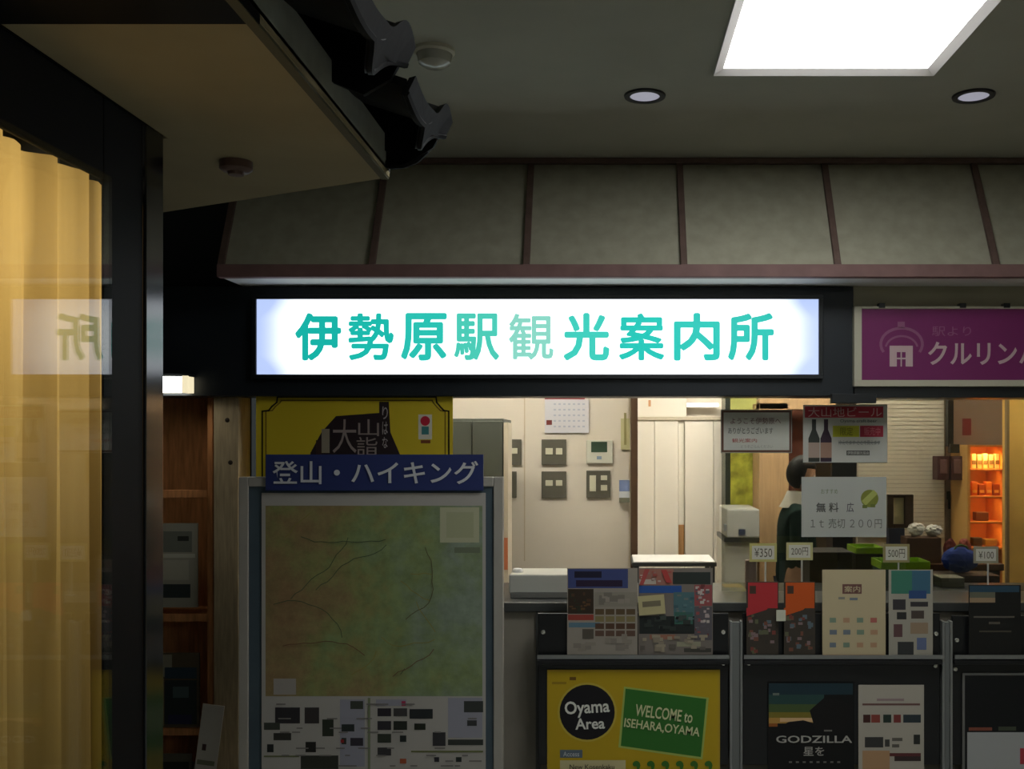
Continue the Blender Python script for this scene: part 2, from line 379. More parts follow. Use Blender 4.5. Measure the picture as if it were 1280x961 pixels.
# ------------------------------------------------------------------ left shop: window with curtain
GX = -.966
PAN = glass('shop_glass', (.93, .95, .93))
wn = empty('window_1', (GX, 1.3, 0)); struct(wn)
bpy.context.view_layer.update()
kid(MB().box(GX-.002, GX+.004,   .2, 1.93, .2, 2.26, PAN).build('pane'), wn)
FR = mat('frame_dark', (9, 9, 11), .6, .12)
GLOSS = mat('post_gloss', (22, 25, 28), .12, .9, noise=.06, scale=30)
b = MB(); b.box(GX-.012, GX-.003, -.4, 1.912, 2.25, SZ, FR); kid(b.build('head_frame', bev=.003), wn)
b = MB(); b.box(GX-.03, GX-.003, -.4, 1.902, 0, .2, FR); kid(b.build('sill_frame', bev=.003), wn)
b = MB(); b.box(GX-.008, GX-.003, 1.912, 2.074, 0, SZ, FR); kid(b.build('side_frame', bev=.002), wn)
b = MB(); b.box(GX-.18, GX+.002, 2.078, 2.158, 0, SZ, GLOSS); struct(kid(b.build('trim_3', bev=.002), wn)); 
struct(MB().box(-3.9, GX-.19, 2.10, 2.17, 0, SZ-.001, DARK).build('wall_partition'))
struct(MB().box(-3.9, GX-.12, -.5, -.4, 0, SZ-.001, BEIGE).build('wall_rear'))
struct(MB().box(-3.9, GX, -.5, 2.1, SZ, SZ+.015, FR).build('ceiling_left'))
# curtain
CUR = mat('curtain_cloth', (196, 172, 112), .9, .05, noise=.16, scale=5, stretch=(4, 7, .3), trans=.6)
b = MB(); n = 150; rows = 14; vs_ = []; fs = []
for j in range(rows+1):
    z = .15+(2.27-.15)*j/rows
    for i in range(n+1):
        y = .5+1.565*i/n
        amp = .020*(1-.25*j/rows)
        x = GX-.064+amp*math.sin(y*66+.5*math.sin(z*1.2+y*6))+.010*math.sin(y*23+1.2+z*.35)+.006*math.sin(y*110+z)
        vs_.append((x, y, z))
for j in range(rows):
    for i in range(n):
        k = j*(n+1)+i; fs.append((k, k+1, k+n+2, k+n+1))
b.add(vs_, fs, CUR, True); cu = b.build('curtain'); tag(cu, 'pleated golden curtain hanging behind the shop window glass', 'curtain'); recenter(cu)
rd = MB().tube([(GX-.064, .45, 2.30), (GX-.064, 2.07, 2.30)], .012, BLACKM).build('curtain_rail'); tag(rd, 'dark curtain rail above the golden curtain', 'curtain rail'); 
def area(name, loc, size, power, col, rot=(0, 0, 0), sy=None):
    l = bpy.data.lights.new(name, 'AREA'); l.energy = power; l.color = col; l.size = size
    if sy: l.shape = 'RECTANGLE'; l.size_y = sy
    o = bpy.data.objects.new(name, l); C.objects.link(o); o.location = loc; o.rotation_euler = rot; return o
area('shop_lamp', (GX-.5, 1.75, 2.22), .3, 4.6, (1, .79, .54), (0, math.radians(-35), 0))

# ------------------------------------------------------------------ tiled eave of the left shop
ev = empty('tiled_eave', (-.9, 2.0, SZ)); tag(ev, 'tiled eave with pale soffit projecting from the left shop', 'eave')
bpy.context.view_layer.update()
EX = -.549
poly = [(GX+.003, 1.57, SZ), (EX, 1.57, SZ), (EX, 2.50, SZ), (-1.281, 2.88, SZ), (-1.9, 3.2, SZ), (-1.9, 2.18, SZ), (GX+.003, 2.18, SZ)]
kid(MB().prism(poly, (0, 0, .02), SOFF).build('soffit'), ev)
kid(MB().box(GX+.003, EX, -.5, 1.57, SZ-.004, SZ+.02, FR).build('dark_soffit'), ev)
kid(MB().box(EX-.02, EX-.002, -.5, 2.50, SZ-.006, SZ+.012, mat('eave_edge', (92, 88, 70), .8, .2)).build('edge_strip'), ev)
kid(MB().box(EX-.02, EX, -.5, 2.505, SZ+.012, SZ+.095, FASC).build('fascia'), ev)
# roof body behind fascia
p = [(EX-.02, -.5, SZ+.02), (EX-.02, -.5, SZ+.12), (-1.9, -.5, SZ+.62), (-1.9, -.5, SZ+.02)]
kid(MB().prism(p, (0, 3.0, 0), FR).build('roof_deck'), ev)
p = [(EX-.02, 2.5, SZ+.02), (EX-.02, 2.5, SZ+.12), (-1.9, 3.2, SZ+.62), (-1.9, 3.2, SZ+.02)]
kid(MB().prism(p, (0, -.02, 0), FR).build('gable_board'), ev)
# wave-shaped tiles: each runs down the slope (+X); a shallow pan rises into a roll at its far side, with a hanging lip in front
sl = .36; TXF = -.402; TZ = EYE+.722; TW = .47
def wave(t):
    if t < .45: return -.012*math.sin(PI*t/.45)
    if t < .88: return .078*(.5-.5*math.cos(PI*(t-.45)/.43))
    return .078-.022*((t-.88)/.12)**2
def wave_tile(y0, row, last):
    bb = MB(); n = 20; xf = TXF-row*.27; xb = xf-.31; dz = row*.010
    def P(x, t, o=0): return (x, y0+TW*t, TZ+wave(t)-(x-TXF)*sl+dz+o)
    vv = []
    for x in (xf, xb):
        for o in (0, -.018):
            for k in range(n+1): vv.append(P(x, k/n, o+(-.010 if x == xb else 0)))
    m_ = n+1; fs_ = []
    for k in range(n):
        fs_ += [(k, k+1, 2*m_+k+1, 2*m_+k), (m_+k, 3*m_+k, 3*m_+k+1, m_+k+1), (2*m_+k, 2*m_+k+1, 3*m_+k+1, 3*m_+k), (k, m_+k, m_+k+1, k+1)]
    fs_ += [(0, 2*m_, 3*m_, m_), (n, m_+n, 3*m_+n, 2*m_+n)]
    bb.add(vv, fs_, TILE, True)
    ys = y0+TW-.012                                  # side skirt down to the neighbouring pan
    q_ = [(xf+.004, P(xf, 1)[2]), (xf-.030, P(xf, 1)[2]-.06), (xf-.085, P(xf, 1)[2]-.092), (xb, P(xb, 1)[2]-.105), (xb, P(xb, 1)[2])]
    bb.prism([(a_, ys, b_) for a_, b_ in q_], (0, .012, 0), TILE)
    if row == 0:
        top, bot = [], []
        for k in range(n+1):
            t = k/n; h_ = .030+.055*max(0, math.sin(PI*(t-.42)/.58))**.8 if t > .42 else .030
            a_, b_ = P(xf+.004, t, .004), P(xf+.004, t, -h_)
            top.append(a_); bot.append((b_[0]-h_*.55, b_[1], b_[2]))
        bb.prism(top+bot[::-1], (.014, 0, .004), TILE)
        rim = [(p_[0]+.010, p_[1], p_[2]+.004) for p_ in bot]; bb.tube(rim, .008, TILE, 6)
    return bb
for i in range(5):
    for row in range(3):
        kid(wave_tile(2.46-TW*(i+1), row, i == 0).build('roof_tile'), ev)
# verge tile closing the gable end
vp = [(-.402, .806), (-.425, .752), (-.452, .712), (-.4765, .690), (-.505, .679), (-.536, .677), (EX-.02, .690), (EX-.02, .85), (-.47, .832)]
kid(MB().prism([(a_, 2.462, EYE+b_) for a_, b_ in vp], (0, .022, 0), TILE).tube([(a_, 2.460, EYE+b_) for a_, b_ in vp[:7]], .009, TILE, 6).build('verge_tile'), ev)
# ------------------------------------------------------------------ left recess: lamp, shelf, post, leaflets
struct(MB().box(-3.9, X(298, 5.4)-.0, 5.55, 5.6, 0, 3.2, DARK).build('wall_recess'))
r = empty('strip_lamp', (X(216, 4.93), 4.95, Z(492, 4.93))); tag(r, 'small glowing white strip lamp above the wooden leaflet shelf', 'lamp')
LAMP = mat('strip_lamp_lit', (255, 250, 240), .4, .3, emit=(255, 250, 235), es=7)
MB().box(X(190, 4.93)-r.location.x, X(227, 4.93)-r.location.x, -.03, .045, .008, .085, LAMP).build('tube_cover', r, bev=.004)
MB().box(X(228, 4.93)-r.location.x, X(236, 4.93)-r.location.x, -.03, .045, .004, .089, mat('lamp_cap', (225, 215, 180), .5, .3, emit=(255, 240, 200), es=.5)).build('end_cap', r, bev=.003)
MB().box(X(188, 4.93)-r.location.x, X(237, 4.93)-r.location.x, -.02, .05, .085, .10, BLACKM).build('housing', r)
sh = empty('leaflet_shelf', (X(225, 5.3), 5.3, 0)); tag(sh, 'reddish wooden leaflet shelf in the dark recess beside the post', 'shelf')
bpy.context.view_layer.update()
def zz(p, Y=5.2): return Z(p, Y)
kid(MB().box(-2.75, X(268, 5.42), 5.42, 5.45, 0, Z(480, 5.4), WOODB).build('back_panel'), sh)
for a_ in (768, 910):
    kid(MB().box(-2.75, X(262, 5.2), 5.18, 5.42, zz(a_+8)-.0, zz(a_-2), WOODB).build('shelf_board', bev=.003), sh)
kid(MB().box(-2.75, X(262, 5.2), 5.17, 5.19, zz(622), zz(612), WOODB).build('retaining_bar', bev=.003), sh)
kid(MB().box(X(262, 5.2), X(269, 5.2), 5.17, 5.42, 0, Z(492, 5.2), WOODB).build('side_panel', bev=.003), sh)
pst = MB().box(X(267, 5.08), X(298, 5.08), 5.08, 5.25, 0, hz, WOODP).build('wooden_post', bev=.004); tag(pst, 'weathered square wooden post right of the leaflet shelf', 'post'); recenter(pst)
for (p, q) in ((284, 525), (288, 578)):
    kn = MB().lathe([(0, .001), (.010, .0005), (.012, -.001)], (X(p, 5.078), 5.078, Z(q, 5.078)), pm((50, 40, 30)), 12, 'y').build('knot'); kn.parent = pst; kn.location = -pst.location
poster('framed_notice', 'pale framed photo notice standing on the upper wooden shelf board', 'notice', (180, 654, 247, 759), 5.16, (150, 146, 130),
       [(188, 664, 240, 690, (110, 112, 100)), (222, 670, 236, 676, (50, 52, 46)), (186, 700, 236, 725, (165, 160, 142)), (190, 730, 238, 747, (52, 58, 56)), (186, 692, 244, 697, (180, 178, 160))], t=.01, group='notices on the wooden shelf')
poster('leaflet', 'small cream leaflet with blue picture standing on the lower shelf board', 'leaflet', (180, 816, 249, 909), 5.16, (90, 78, 60),
       [(182, 818, 215, 846, (150, 145, 125)), (206, 834, 246, 848, (50, 66, 78)), (206, 850, 246, 905, (44, 52, 52)), (216, 858, 236, 872, (80, 96, 96)), (182, 848, 205, 907, (150, 140, 105)), (210, 893, 240, 905, (46, 46, 74))], t=.01, group='notices on the wooden shelf')
poster('leaflet', 'dull pale leaflet under the lowest shelf board, cut by the bottom edge of the photo', 'leaflet', (180, 942, 240, 990), 5.16, (110, 105, 90), [(184, 952, 236, 962, (60, 58, 50))], t=.008)
poster('tilted_flyer', 'white flyer tilted against the wooden post near the floor', 'flyer', (240, 880, 267, 985), 5.0, (190, 185, 175), [(246, 930, 251, 938, (70, 50, 50)), (242, 950, 264, 956, (120, 124, 100)), (244, 962, 262, 972, (170, 110, 130))], tilt=.13)

# ------------------------------------------------------------------ yellow ornate poster behind the map board
YP = 5.04
op = poster('yellow_poster', 'yellow poster with ornate black border and dark lettered emblem behind the map board', 'poster', (320, 489, 566, 760), YP, (206, 182, 44), [
    ([(396, 760), (388, 566), (402, 540), (420, 520), (474, 516), (474, 502), (486, 502), (488, 540), (500, 568), (505, 760)], (44, 34, 36)),
    (402, 536, 412, 566, (150, 140, 120)), (395, 550, 402, 575, (60, 44, 40)),
    (523, 518, 540, 549, (215, 210, 190)), (531.5, 526, 6, (190, 40, 60)), (527, 533, 536, 543, (70, 130, 130)), (526, 550, 538, 554, (120, 70, 40))],
    [('大', 416, 524, 446, 566, (150, 136, 130), 0, .0), ('山', 448, 524, 474, 545, (150, 136, 130), 0, .0), ('詣', 446, 546, 472, 570, (150, 136, 130), 0, 0), ('り', 478, 508, 485, 524, (170, 160, 160)), ('は', 478, 527, 485, 543, (170, 160, 160)), ('な', 478, 546, 485, 560, (170, 160, 160))])
b = MB(); BK = pm((30, 26, 18)); BR = pm((120, 96, 30))
def line(pts, w_, m, Y, yoff):
    ox, oz = op.location.x, op.location.z
    for i in range(len(pts)-1):
        p0 = Vector((X(pts[i][0], Y)-ox, yoff, Z(pts[i][1], Y)-oz)); p1 = Vector((X(pts[i+1][0], Y)-ox, yoff, Z(pts[i+1][1], Y)-oz))
        d = (p1-p0).normalized(); s_ = Vector((-d.z, 0, d.x))*w_/2; e_ = d*w_/2
        b.quad([p0-s_-e_, p1-s_+e_, p1+s_+e_, p0+s_-e_], m)
def orn(k):
    return [(328+k, 760), (328+k, 514), (336+k, 513), (340+k, 508), (346+k, 503), (347+k, 496+k), (545-k, 496+k), (546-k, 503), (551-k, 509), (555-k, 513), (561-k, 514), (561-k, 760)]
line(orn(0), .008, BK, YP, -.0016); line(orn(4.5), .006, BR, YP, -.0014)
b.build('printed_border', op)

# ------------------------------------------------------------------ map board stand
BY = 4.55
mb = empty('map_board', (X(464, BY), BY, 0)); tag(mb, 'tall framed hiking map board standing in front of the booth', 'notice board')
bpy.context.view_layer.update()
STF = mat('stand_silver', (160, 156, 146), .45, .4, noise=.05, scale=6); STB = mat('stand_slate', (70, 84, 92), .6, .3, noise=.1, scale=6)
x0, x1, zt_ = X(299, BY), X(629, BY), Z(596, BY)
b = MB(); fw = X(311, BY)-X(299, BY)
b.box(x0, x0+fw, BY-.01, BY+.04, .12, zt_, STF); b.box(x1-fw, x1, BY-.01, BY+.04, .12, zt_, STF); b.box(x0+fw, x1-fw, BY-.01, BY+.04, zt_-fw, zt_, STF); b.box(x0+fw, x1-fw, BY-.01, BY+.04, .12, .12+fw, STF)
kid(b.build('frame', bev=.004), mb)
kid(MB().box(x0+fw, x1-fw, BY, BY+.03, .12+fw, zt_-fw, STB).build('backing'), mb)
for s_ in (x0+.08, x1-.08):
    kid(MB().box(s_-.02, s_+.02, BY-.18, BY+.22, 0, .03, STF).box(s_-.02, s_+.02, BY, BY+.03, .03, .13, STF).build('foot', bev=.003), mb)
# map material: relief tints, wooded greens to the right, brown ridges to the left
mm = bpy.data.materials.new('relief_map'); mm.use_nodes = True; nt = mm.node_tree; L = nt.links.new; bs = nt.nodes['Principled BSDF']
tc = nt.nodes.new('ShaderNodeTexCoord'); n1 = nt.nodes.new('ShaderNodeTexNoise'); n1.inputs['Scale'].default_value = 3.2; n1.inputs['Detail'].default_value = 8; n1.inputs['Roughness'].default_value = .65
L(tc.outputs['Object'], n1.inputs[0]); sp = nt.nodes.new('ShaderNodeSeparateXYZ'); L(tc.outputs['Object'], sp.inputs[0])
mr = nt.nodes.new('ShaderNodeMapRange'); mr.inputs[1].default_value = -.6; mr.inputs[2].default_value = .6; L(sp.outputs[0], mr.inputs[0])
ad = nt.nodes.new('ShaderNodeMath'); ad.operation = 'ADD'; L(mr.outputs[0], ad.inputs[0])
sb = nt.nodes.new('ShaderNodeMath'); sb.operation = 'MULTIPLY_ADD'; sb.inputs[1].default_value = 2.0; sb.inputs[2].default_value = -.98; L(n1.outputs[0], sb.inputs[0]); L(sb.outputs[0], ad.inputs[1])
cr = nt.nodes.new('ShaderNodeValToRGB'); L(ad.outputs[0], cr.inputs[0])
st = [(0, (146, 118, 82)), (.25, (148, 132, 88)), (.42, (142, 142, 88)), (.6, (134, 150, 98)), (.8, (132, 148, 110)), (1, (136, 150, 130))]
cr.color_ramp.elements[0].color = lin(st[0][1])+(1,); cr.color_ramp.elements[1].position = 1; cr.color_ramp.elements[1].color = lin(st[-1][1])+(1,)
for p_, c_ in st[1:-1]: e_ = cr.color_ramp.elements.new(p_); e_.color = lin(c_)+(1,)
n2 = nt.nodes.new('ShaderNodeTexNoise'); n2.inputs['Scale'].default_value = 14; n2.inputs['Detail'].default_value = 9; n2.inputs['Roughness'].default_value = .75; L(tc.outputs['Object'], n2.inputs[0])
mx = nt.nodes.new('ShaderNodeMix'); mx.data_type = 'RGBA'; mx.blend_type = 'MULTIPLY'; mx.inputs[0].default_value = .55
c2 = nt.nodes.new('ShaderNodeValToRGB'); c2.color_ramp.elements[0].position = .35; c2.color_ramp.elements[0].color = (.45, .45, .42, 1); c2.color_ramp.elements[1].position = .6; c2.color_ramp.elements[1].color = (1, 1, 1, 1)
L(n2.outputs[0], c2.inputs[0]); L(cr.outputs[0], mx.inputs[6]); L(c2.outputs[0], mx.inputs[7]); L(mx.outputs[2], bs.inputs['Base Color']); bs.inputs['Roughness'].default_value = .5
def SG(v): return (v, v, v-6)
ph = [(332, 632, 603, 870, mm), (550, 634, 599, 678, (178, 178, 146)), (558, 640, 592, 672, (166, 168, 134)), (568, 684, 600, 691, (110, 118, 96)), (342, 848, 370, 868, (160, 154, 146))]
base = (172, 168, 160)
for r_ in [(344,884,375,904),(381,884,399,904),(330,903,350,912),(403,899,417,920),(342,916,364,925),(334,930,342,940),(382,927,395,940),(376,944,423,961),(438,876,454,886),(427,905,443,914),(438,922,454,932),(427,922,433,930),
            (472,885,489,895),(492,885,509,895),(472,901,489,912),(492,901,509,912),(472,917,489,928),(500,919,508,927),(472,934,489,944),(512,886,541,898),(518,904,532,912),(541,915,557,932),(580,876,604,890),(584,900,596,907),(560,924,604,931),(543,946,549,952),(570,946,577,952)]:
    g_ = random.randint(38, 66); ph.append(r_+((g_, g_+random.randint(-4, 8), g_+random.randint(-6, 6)),))
for r_ in [(425, 874, 456, 958), (470, 874, 508, 882), (560, 872, 603, 922)]: ph.insert(5, r_+((150, 150, 160),))
ph += [(460, 872, 463, 961, (120, 130, 100)), (330, 944, 374, 946, (110, 116, 80)), (514, 938, 604, 940, (110, 116, 70)), (502, 876, 507, 882, (170, 60, 90)), (426, 924, 430, 928, (150, 40, 40)), (500, 948, 508, 954, (170, 90, 60))]
for k in range(46):
    xx = random.uniform(332, 590); y_ = random.choice([879, 897, 909, 914, 934, 943, 950, 956]); ph.append((xx, y_, xx+random.uniform(6, 16), y_+1.6, (120, 116, 112)))
rr_ = random.Random(5)
for k in range(16):                                  # valleys, ridges and roads drawn over the relief tints
    x_, y_ = rr_.uniform(340, 560), rr_.uniform(640, 850); a_ = rr_.choice([.5, .9, -.4, 2.2]); col_ = rr_.choice([(86, 84, 56), (96, 88, 60), (78, 90, 66), (140, 130, 70), (110, 78, 60)])
    for q in range(12):
        a_ += rr_.uniform(-.45, .45); x2, y2 = x_+9*math.cos(a_), y_+9*math.sin(a_)
        if not (335 < x2 < 545 and 635 < y2 < 845): break
        nx, ny = -math.sin(a_)*.45, math.cos(a_)*.45
        ph.append(([(x_-nx, y_-ny), (x2-nx, y2-ny), (x2+nx, y2+ny), (x_+nx, y_+ny)], col_)); x_, y_ = x2, y2
ms_ = poster('map_sheet', '', '', (327, 616, 607, 985), BY-.006, base, ph, (), t=.004)
for k_ in ('label', 'category'): del ms_[k_]
kid(ms_, mb)
tp = poster('title_plate', '', '', (332, 568, 604, 613), BY-.022, (46, 56, 104), [], [('登山・ハイキング', 341, 576, 598, 605, (200, 202, 205), 0, .012)], t=.012)
for k_ in ('label', 'category'): del tp[k_]
kid(tp, mb)

# ------------------------------------------------------------------ booth counter, racks
CY0 = 4.86
ct = empty('counter', (X(900, CY0), CY0, 0)); tag(ct, 'long counter with dark worktop running under the booth window', 'counter')
bpy.context.view_layer.update()
ctz = Z(753, CY0)
kid(MB().box(X(560, CY0), 3.3, CY0, 5.54, ctz-.045, ctz, CTOP).build('worktop', bev=.004), ct)
kid(MB().box(X(560, CY0)+.02, 3.3, CY0+.03, 5.5, 0, ctz-.045, CFACE).build('body'), ct)
kid(MB().box(X(672, CY0)-.01, X(672, CY0)+.012, CY0+.015, CY0+.03, 0, ctz-.045, CTOP).build('joint_strip'), ct)
RY = 4.74
BOLT = mat('bolt_chrome', (215, 215, 205), .2, .6, metal=.8)
def rack(xa, xb, y0, label, bolts):
    r = empty('display_rack', (X((xa+xb)/2, RY), RY, 0)); tag(r, label, 'rack', 'black leaflet racks on the counter front')
    bpy.context.view_layer.update()
    kid(MB().box(X(xa, RY), X(xb, RY), RY+.012, RY+.03, .2, Z(y0, RY), RACK).build('back_panel', bev=.003), r)
    kid(MB().box(X(xa, RY), X(xb, RY), RY-.028, RY+.012, Z(829, RY), Z(823.6, RY), RACK).build('pocket_ledge', bev=.002), r)
    kid(MB().box(X(xa, RY), X(xb, RY), RY-.028, RY-.026, Z(822, RY), Z(817, RY), ALU).build('pocket_lip'), r)
    for (p, q) in bolts:
        kid(MB().lathe([(0, .008), (.009, .007), (.012, .003), (.012, 0)], (X(p, RY+.012), RY+.012, Z(q, RY+.012)), BOLT, 16, 'y').build('bolt'), r)
    return r
rack(672, 911, 767, 'black acrylic leaflet rack holding the yellow poster, nearest the map board', [(679, 828), (904, 790), (904, 829), (679, 790)])
rack(929, 1176, 767, 'black acrylic leaflet rack in the middle holding a dark film poster', [(936, 829), (1169, 832), (1170, 792)])
rack(1191, 1400, 770, 'black acrylic leaflet rack at the right edge of the counter', [(1196, 800), (1194, 836)])
for (p, q, lb) in ((912, 928, 'grey aluminium upright between the yellow poster rack and the middle rack'), (1177, 1190, 'grey aluminium upright right of the middle rack')):
    b = MB(); b.box(X(p, RY), X(p+3, RY), RY-.01, RY+.03, 0, Z(776, RY), ALU); b.box(X(q-3, RY), X(q, RY), RY-.01, RY+.03, 0, Z(776, RY), ALU); b.box(X(p+3, RY), X(q-3, RY), RY+.004, RY+.03, 0, Z(778, RY), STEELG)
    o = b.build('upright', bev=.001); tag(o, lb, 'upright', 'aluminium uprights of the racks'); recenter(o)

QY = RY+.002
Yl = 4.722
poster('leaflet', 'blue and white leaflet with rows of small photos, beside the grey printer', 'leaflet', (709, 710, 797, 818), Yl, (150, 142, 130), [
    (710, 711, 785, 735, (64, 74, 120)), (718, 714, 752, 722, (34, 32, 50)), (720, 725, 778, 733, (46, 34, 56)), (710, 736, 742, 767, (56, 46, 36)), (710, 768, 742, 775, (150, 66, 56)), (711, 778, 750, 784, (90, 120, 135)),
    (743, 740, 796, 758, (140, 134, 120))]+[(744+i*13, 761+j*9, 755+i*13, 768+j*9, c_) for i in range(4) for j, c_ in enumerate([(92, 76, 54), (130, 118, 80), (84, 62, 46), (96, 74, 62)])]+speckle(711, 738, 741, 766, 18, [(80, 58, 40), (50, 54, 40), (96, 70, 44)])+speckle(744, 740, 796, 757, 14, [(120, 114, 104), (150, 140, 128)], 5, 12)+speckle(712, 787, 796, 816, 10, [(140, 132, 120), (132, 124, 114)], 6, 14)+[(728, 786, 742, 798, (86, 80, 70))], group='leaflets standing in the rack pockets')
poster('leaflet', 'colourful festival leaflet with blue band and a cream tag in front', 'leaflet', (798, 710, 891, 818), Yl, (120, 112, 104), [
    (799, 711, 842, 731, (160, 110, 96)), (841, 715, 888, 730, (50, 56, 52)), (799, 724, 820, 730, (190, 180, 165)), (795+4, 732, 852, 741, (48, 86, 150)), (842, 740, 868, 782, (80, 112, 116)), (868, 731, 890, 757, (150, 80, 80)), (872, 736, 880, 744, (190, 176, 170)),
    (799, 770, 868, 792, (42, 46, 44)), (843, 765, 866, 780, (64, 104, 92)), (868, 758, 890, 800, (92, 88, 92)), (812, 793, 844, 799, (150, 104, 84)), (846, 802, 876, 808, (150, 148, 124)), (855, 810, 889, 815, (70, 68, 62)),
    *speckle(868, 730, 890, 800, 40, [(150, 80, 80), (176, 160, 156), (96, 92, 98), (190, 180, 170), (110, 60, 60)]), *speckle(842, 742, 869, 782, 22, [(92, 124, 126), (70, 98, 104), (110, 120, 116)]), *speckle(799, 712, 841, 731, 18, [(190, 170, 156), (170, 90, 80), (150, 120, 110)]), *speckle(800, 792, 890, 817, 26, [(140, 130, 112), (100, 94, 86), (156, 146, 124)], 4, 12), *speckle(800, 768, 868, 792, 16, [(54, 60, 56), (34, 36, 36), (70, 78, 72)], 4, 10), ([(806, 711), (812, 711), (804, 731), (799, 731)], (170, 80, 76)), ([(826, 712), (833, 712), (840, 728), (833, 728)], (176, 70, 66))], group='leaflets standing in the rack pockets')
poster('tag_card', 'small cream tag card tilted in front of the festival leaflet', 'card', (799, 744, 832, 768), Yl-.012, (184, 174, 130), [(804, 751, 827, 758, (120, 112, 90))], tilt=-.08, t=.002)
tri = (70, 56, 46)
for (a_, b__, col, lb) in ((933, 972, (176, 52, 56), 'red-topped dark patterned leaflet in the middle rack'), (980, 1018, (190, 84, 32), 'orange-topped dark patterned leaflet in the middle rack')):
    pts = [(a_+2, 728, b__, 760, col), ([(a_, 760), (a_, 770), (b__-14, 762), (b__, 748)], col), (a_+4, 732, a_+12, 742, (74, 56, 46))]
    for k in range(34):
        xx = random.uniform(a_+1, b__-6); y_ = random.uniform(768, 812); pts.append((xx, y_, xx+random.uniform(3, 6), y_+random.uniform(3, 6), random.choice([(120, 64, 56), (96, 98, 74), (130, 110, 110), (92, 108, 116), (60, 56, 50), (116, 76, 62)])))
    poster('leaflet', lb, 'leaflet', (a_, 727, b__+1, 818), Yl, (64, 58, 50), pts, group='leaflets standing in the rack pockets')
o_ = mat('foil', (235, 235, 215), .15, .8, metal=.6)
fo = MB().box(X(970, 4.70), X(982, 4.70), 4.695, 4.70, Z(776, 4.7), Z(762, 4.7), o_).build('clip_on_tag', bev=.001); tag(fo, 'tiny shiny foil tag between the red and orange leaflets', 'tag'); recenter(fo)
pts = [(1053, 730, 1077, 742, (110, 76, 70)), (1048, 746, 1056, 749, (130, 130, 120)), (1062, 747, 1072, 750, (110, 118, 128)), (1029, 818, 1106, 822, (176, 130, 88))]
for j, yv in enumerate((775, 790, 806)):
    for i in range(4): pts.append((1037+i*17, yv-3, 1045+i*17+j % 2, yv+3, random.choice([(170, 100, 90), (120, 140, 120), (110, 120, 130), (176, 140, 110)])))
poster('leaflet', 'plain cream leaflet with a small dark title box, tallest in the middle rack', 'leaflet', (1028, 712, 1107, 823), Yl, (186, 172, 138), pts, [('案内', 1055, 732, 1075, 740, (186, 172, 138))], group='leaflets standing in the rack pockets')
poster('leaflet', 'white leaflet with green top and small photos, right end of the middle rack', 'leaflet', (1111, 712, 1166, 823), Yl, (160, 156, 142), [
    (1114, 713, 1140, 742, (64, 120, 100)), (1140, 713, 1163, 742, (62, 100, 120)), (1136, 738, 1158, 748, (50, 76, 120)), (1116, 749, 1132, 762, (60, 58, 60)), (1138, 752, 1160, 758, (58, 56, 58)), (1121, 765, 1133, 774, (50, 50, 48)), (1139, 763, 1155, 773, (76, 66, 60)),
    (1117, 780, 1128, 796, (96, 70, 70)), (1138, 778, 1160, 792, (150, 130, 106)), (1122, 802, 1142, 818, (56, 58, 58)), (1146, 797, 1158, 812, (96, 108, 140))], group='leaflets standing in the rack pockets')
poster('leaflet', 'black leaflet with a strip of blue evening sky at the right edge', 'leaflet', (1211, 731, 1276, 824), Yl, (30, 30, 28), [
    (1212, 732, 1274, 740, (46, 72, 88)), (1212, 740, 1244, 747, (100, 100, 84)), (1212, 747, 1244, 753, (150, 128, 100)), (1217, 770, 1268, 772, (96, 92, 84)), (1236, 777, 1250, 780, (90, 86, 78)), (1224, 788, 1264, 790, (74, 70, 60))], group='leaflets standing in the rack pockets')
# posters on the rack fronts
g = (184, 156, 30)
yp = poster('poster', 'yellow poster with black disc and green welcome panel in the rack', 'poster', (684, 837, 900, 990), QY, (180, 152, 44), [
    (686.5, 840, 897.5, 990, g), (734, 890, 37, (190, 170, 70)), (734, 890, 34.5, (28, 26, 30)), ([(780, 858), (886, 872), (878, 949), (773, 934)], (160, 180, 90)), ([(782, 860.5), (883, 873.5), (876, 946), (776, 932)], (52, 112, 44)),
    (700, 937, 728, 947, (96, 110, 120)), (700, 950, 782, 990, (196, 186, 140)), (690, 852, 708, 855, (150, 124, 30)), (712, 846, 720, 850, (110, 80, 30))],
    [('Oyama', 706, 875, 762, 896, (222, 222, 212), .06, .02), ('Area', 719, 897, 756, 911, (222, 222, 212), .04, .02), ('WELCOME to', 794, 884, 866, 899, (206, 212, 160), -.13, .015), ('ISEHARA,OYAMA', 780, 903, 875, 916, (206, 212, 160), -.13, .015),
     ('Access', 704, 939, 724, 945, (190, 196, 200)), ('New Kosenkaku', 712, 955, 768, 961, (90, 84, 70))]+[(',', 792+i*18, 950, 801+i*18, 963, (60, 110, 40), .5) for i in range(6)])
poster('film_poster', 'black film poster with rainbow dawn sky and white capitals in the middle rack', 'poster', (960, 853, 1068, 985), QY, (22, 22, 22), [
    (961, 854, 1066, 868, (34, 54, 62)), (961, 868, 1030, 880, (44, 72, 68)), (961, 880, 1022, 890, (72, 90, 52)), (961, 890, 1020, 897, (126, 114, 44)), (961, 897, 1019, 904, (180, 138, 70)), (975, 897, 1018, 902, (214, 176, 130)), (961, 904, 972, 908, (150, 90, 40)),
    ([(972, 909), (986, 902), (1004, 900), (1019, 904), (1019, 910)], (22, 20, 22)), ([(1012, 888), (1030, 872), (1050, 874), (1066, 882), (1066, 912), (1019, 912)], (26, 24, 24)), (966, 866, 974, 869, (110, 120, 110)), (1030, 912, 1040, 914, (120, 118, 112))],
    [('GODZILLA', 970, 919, 1065, 928, (176, 174, 166), 0, .015), ('星を', 1004, 933, 1030, 944, (170, 168, 160), 0, .01)]+[('- - - - - - - -', 986, 951, 1050, 953, (120, 118, 112))])
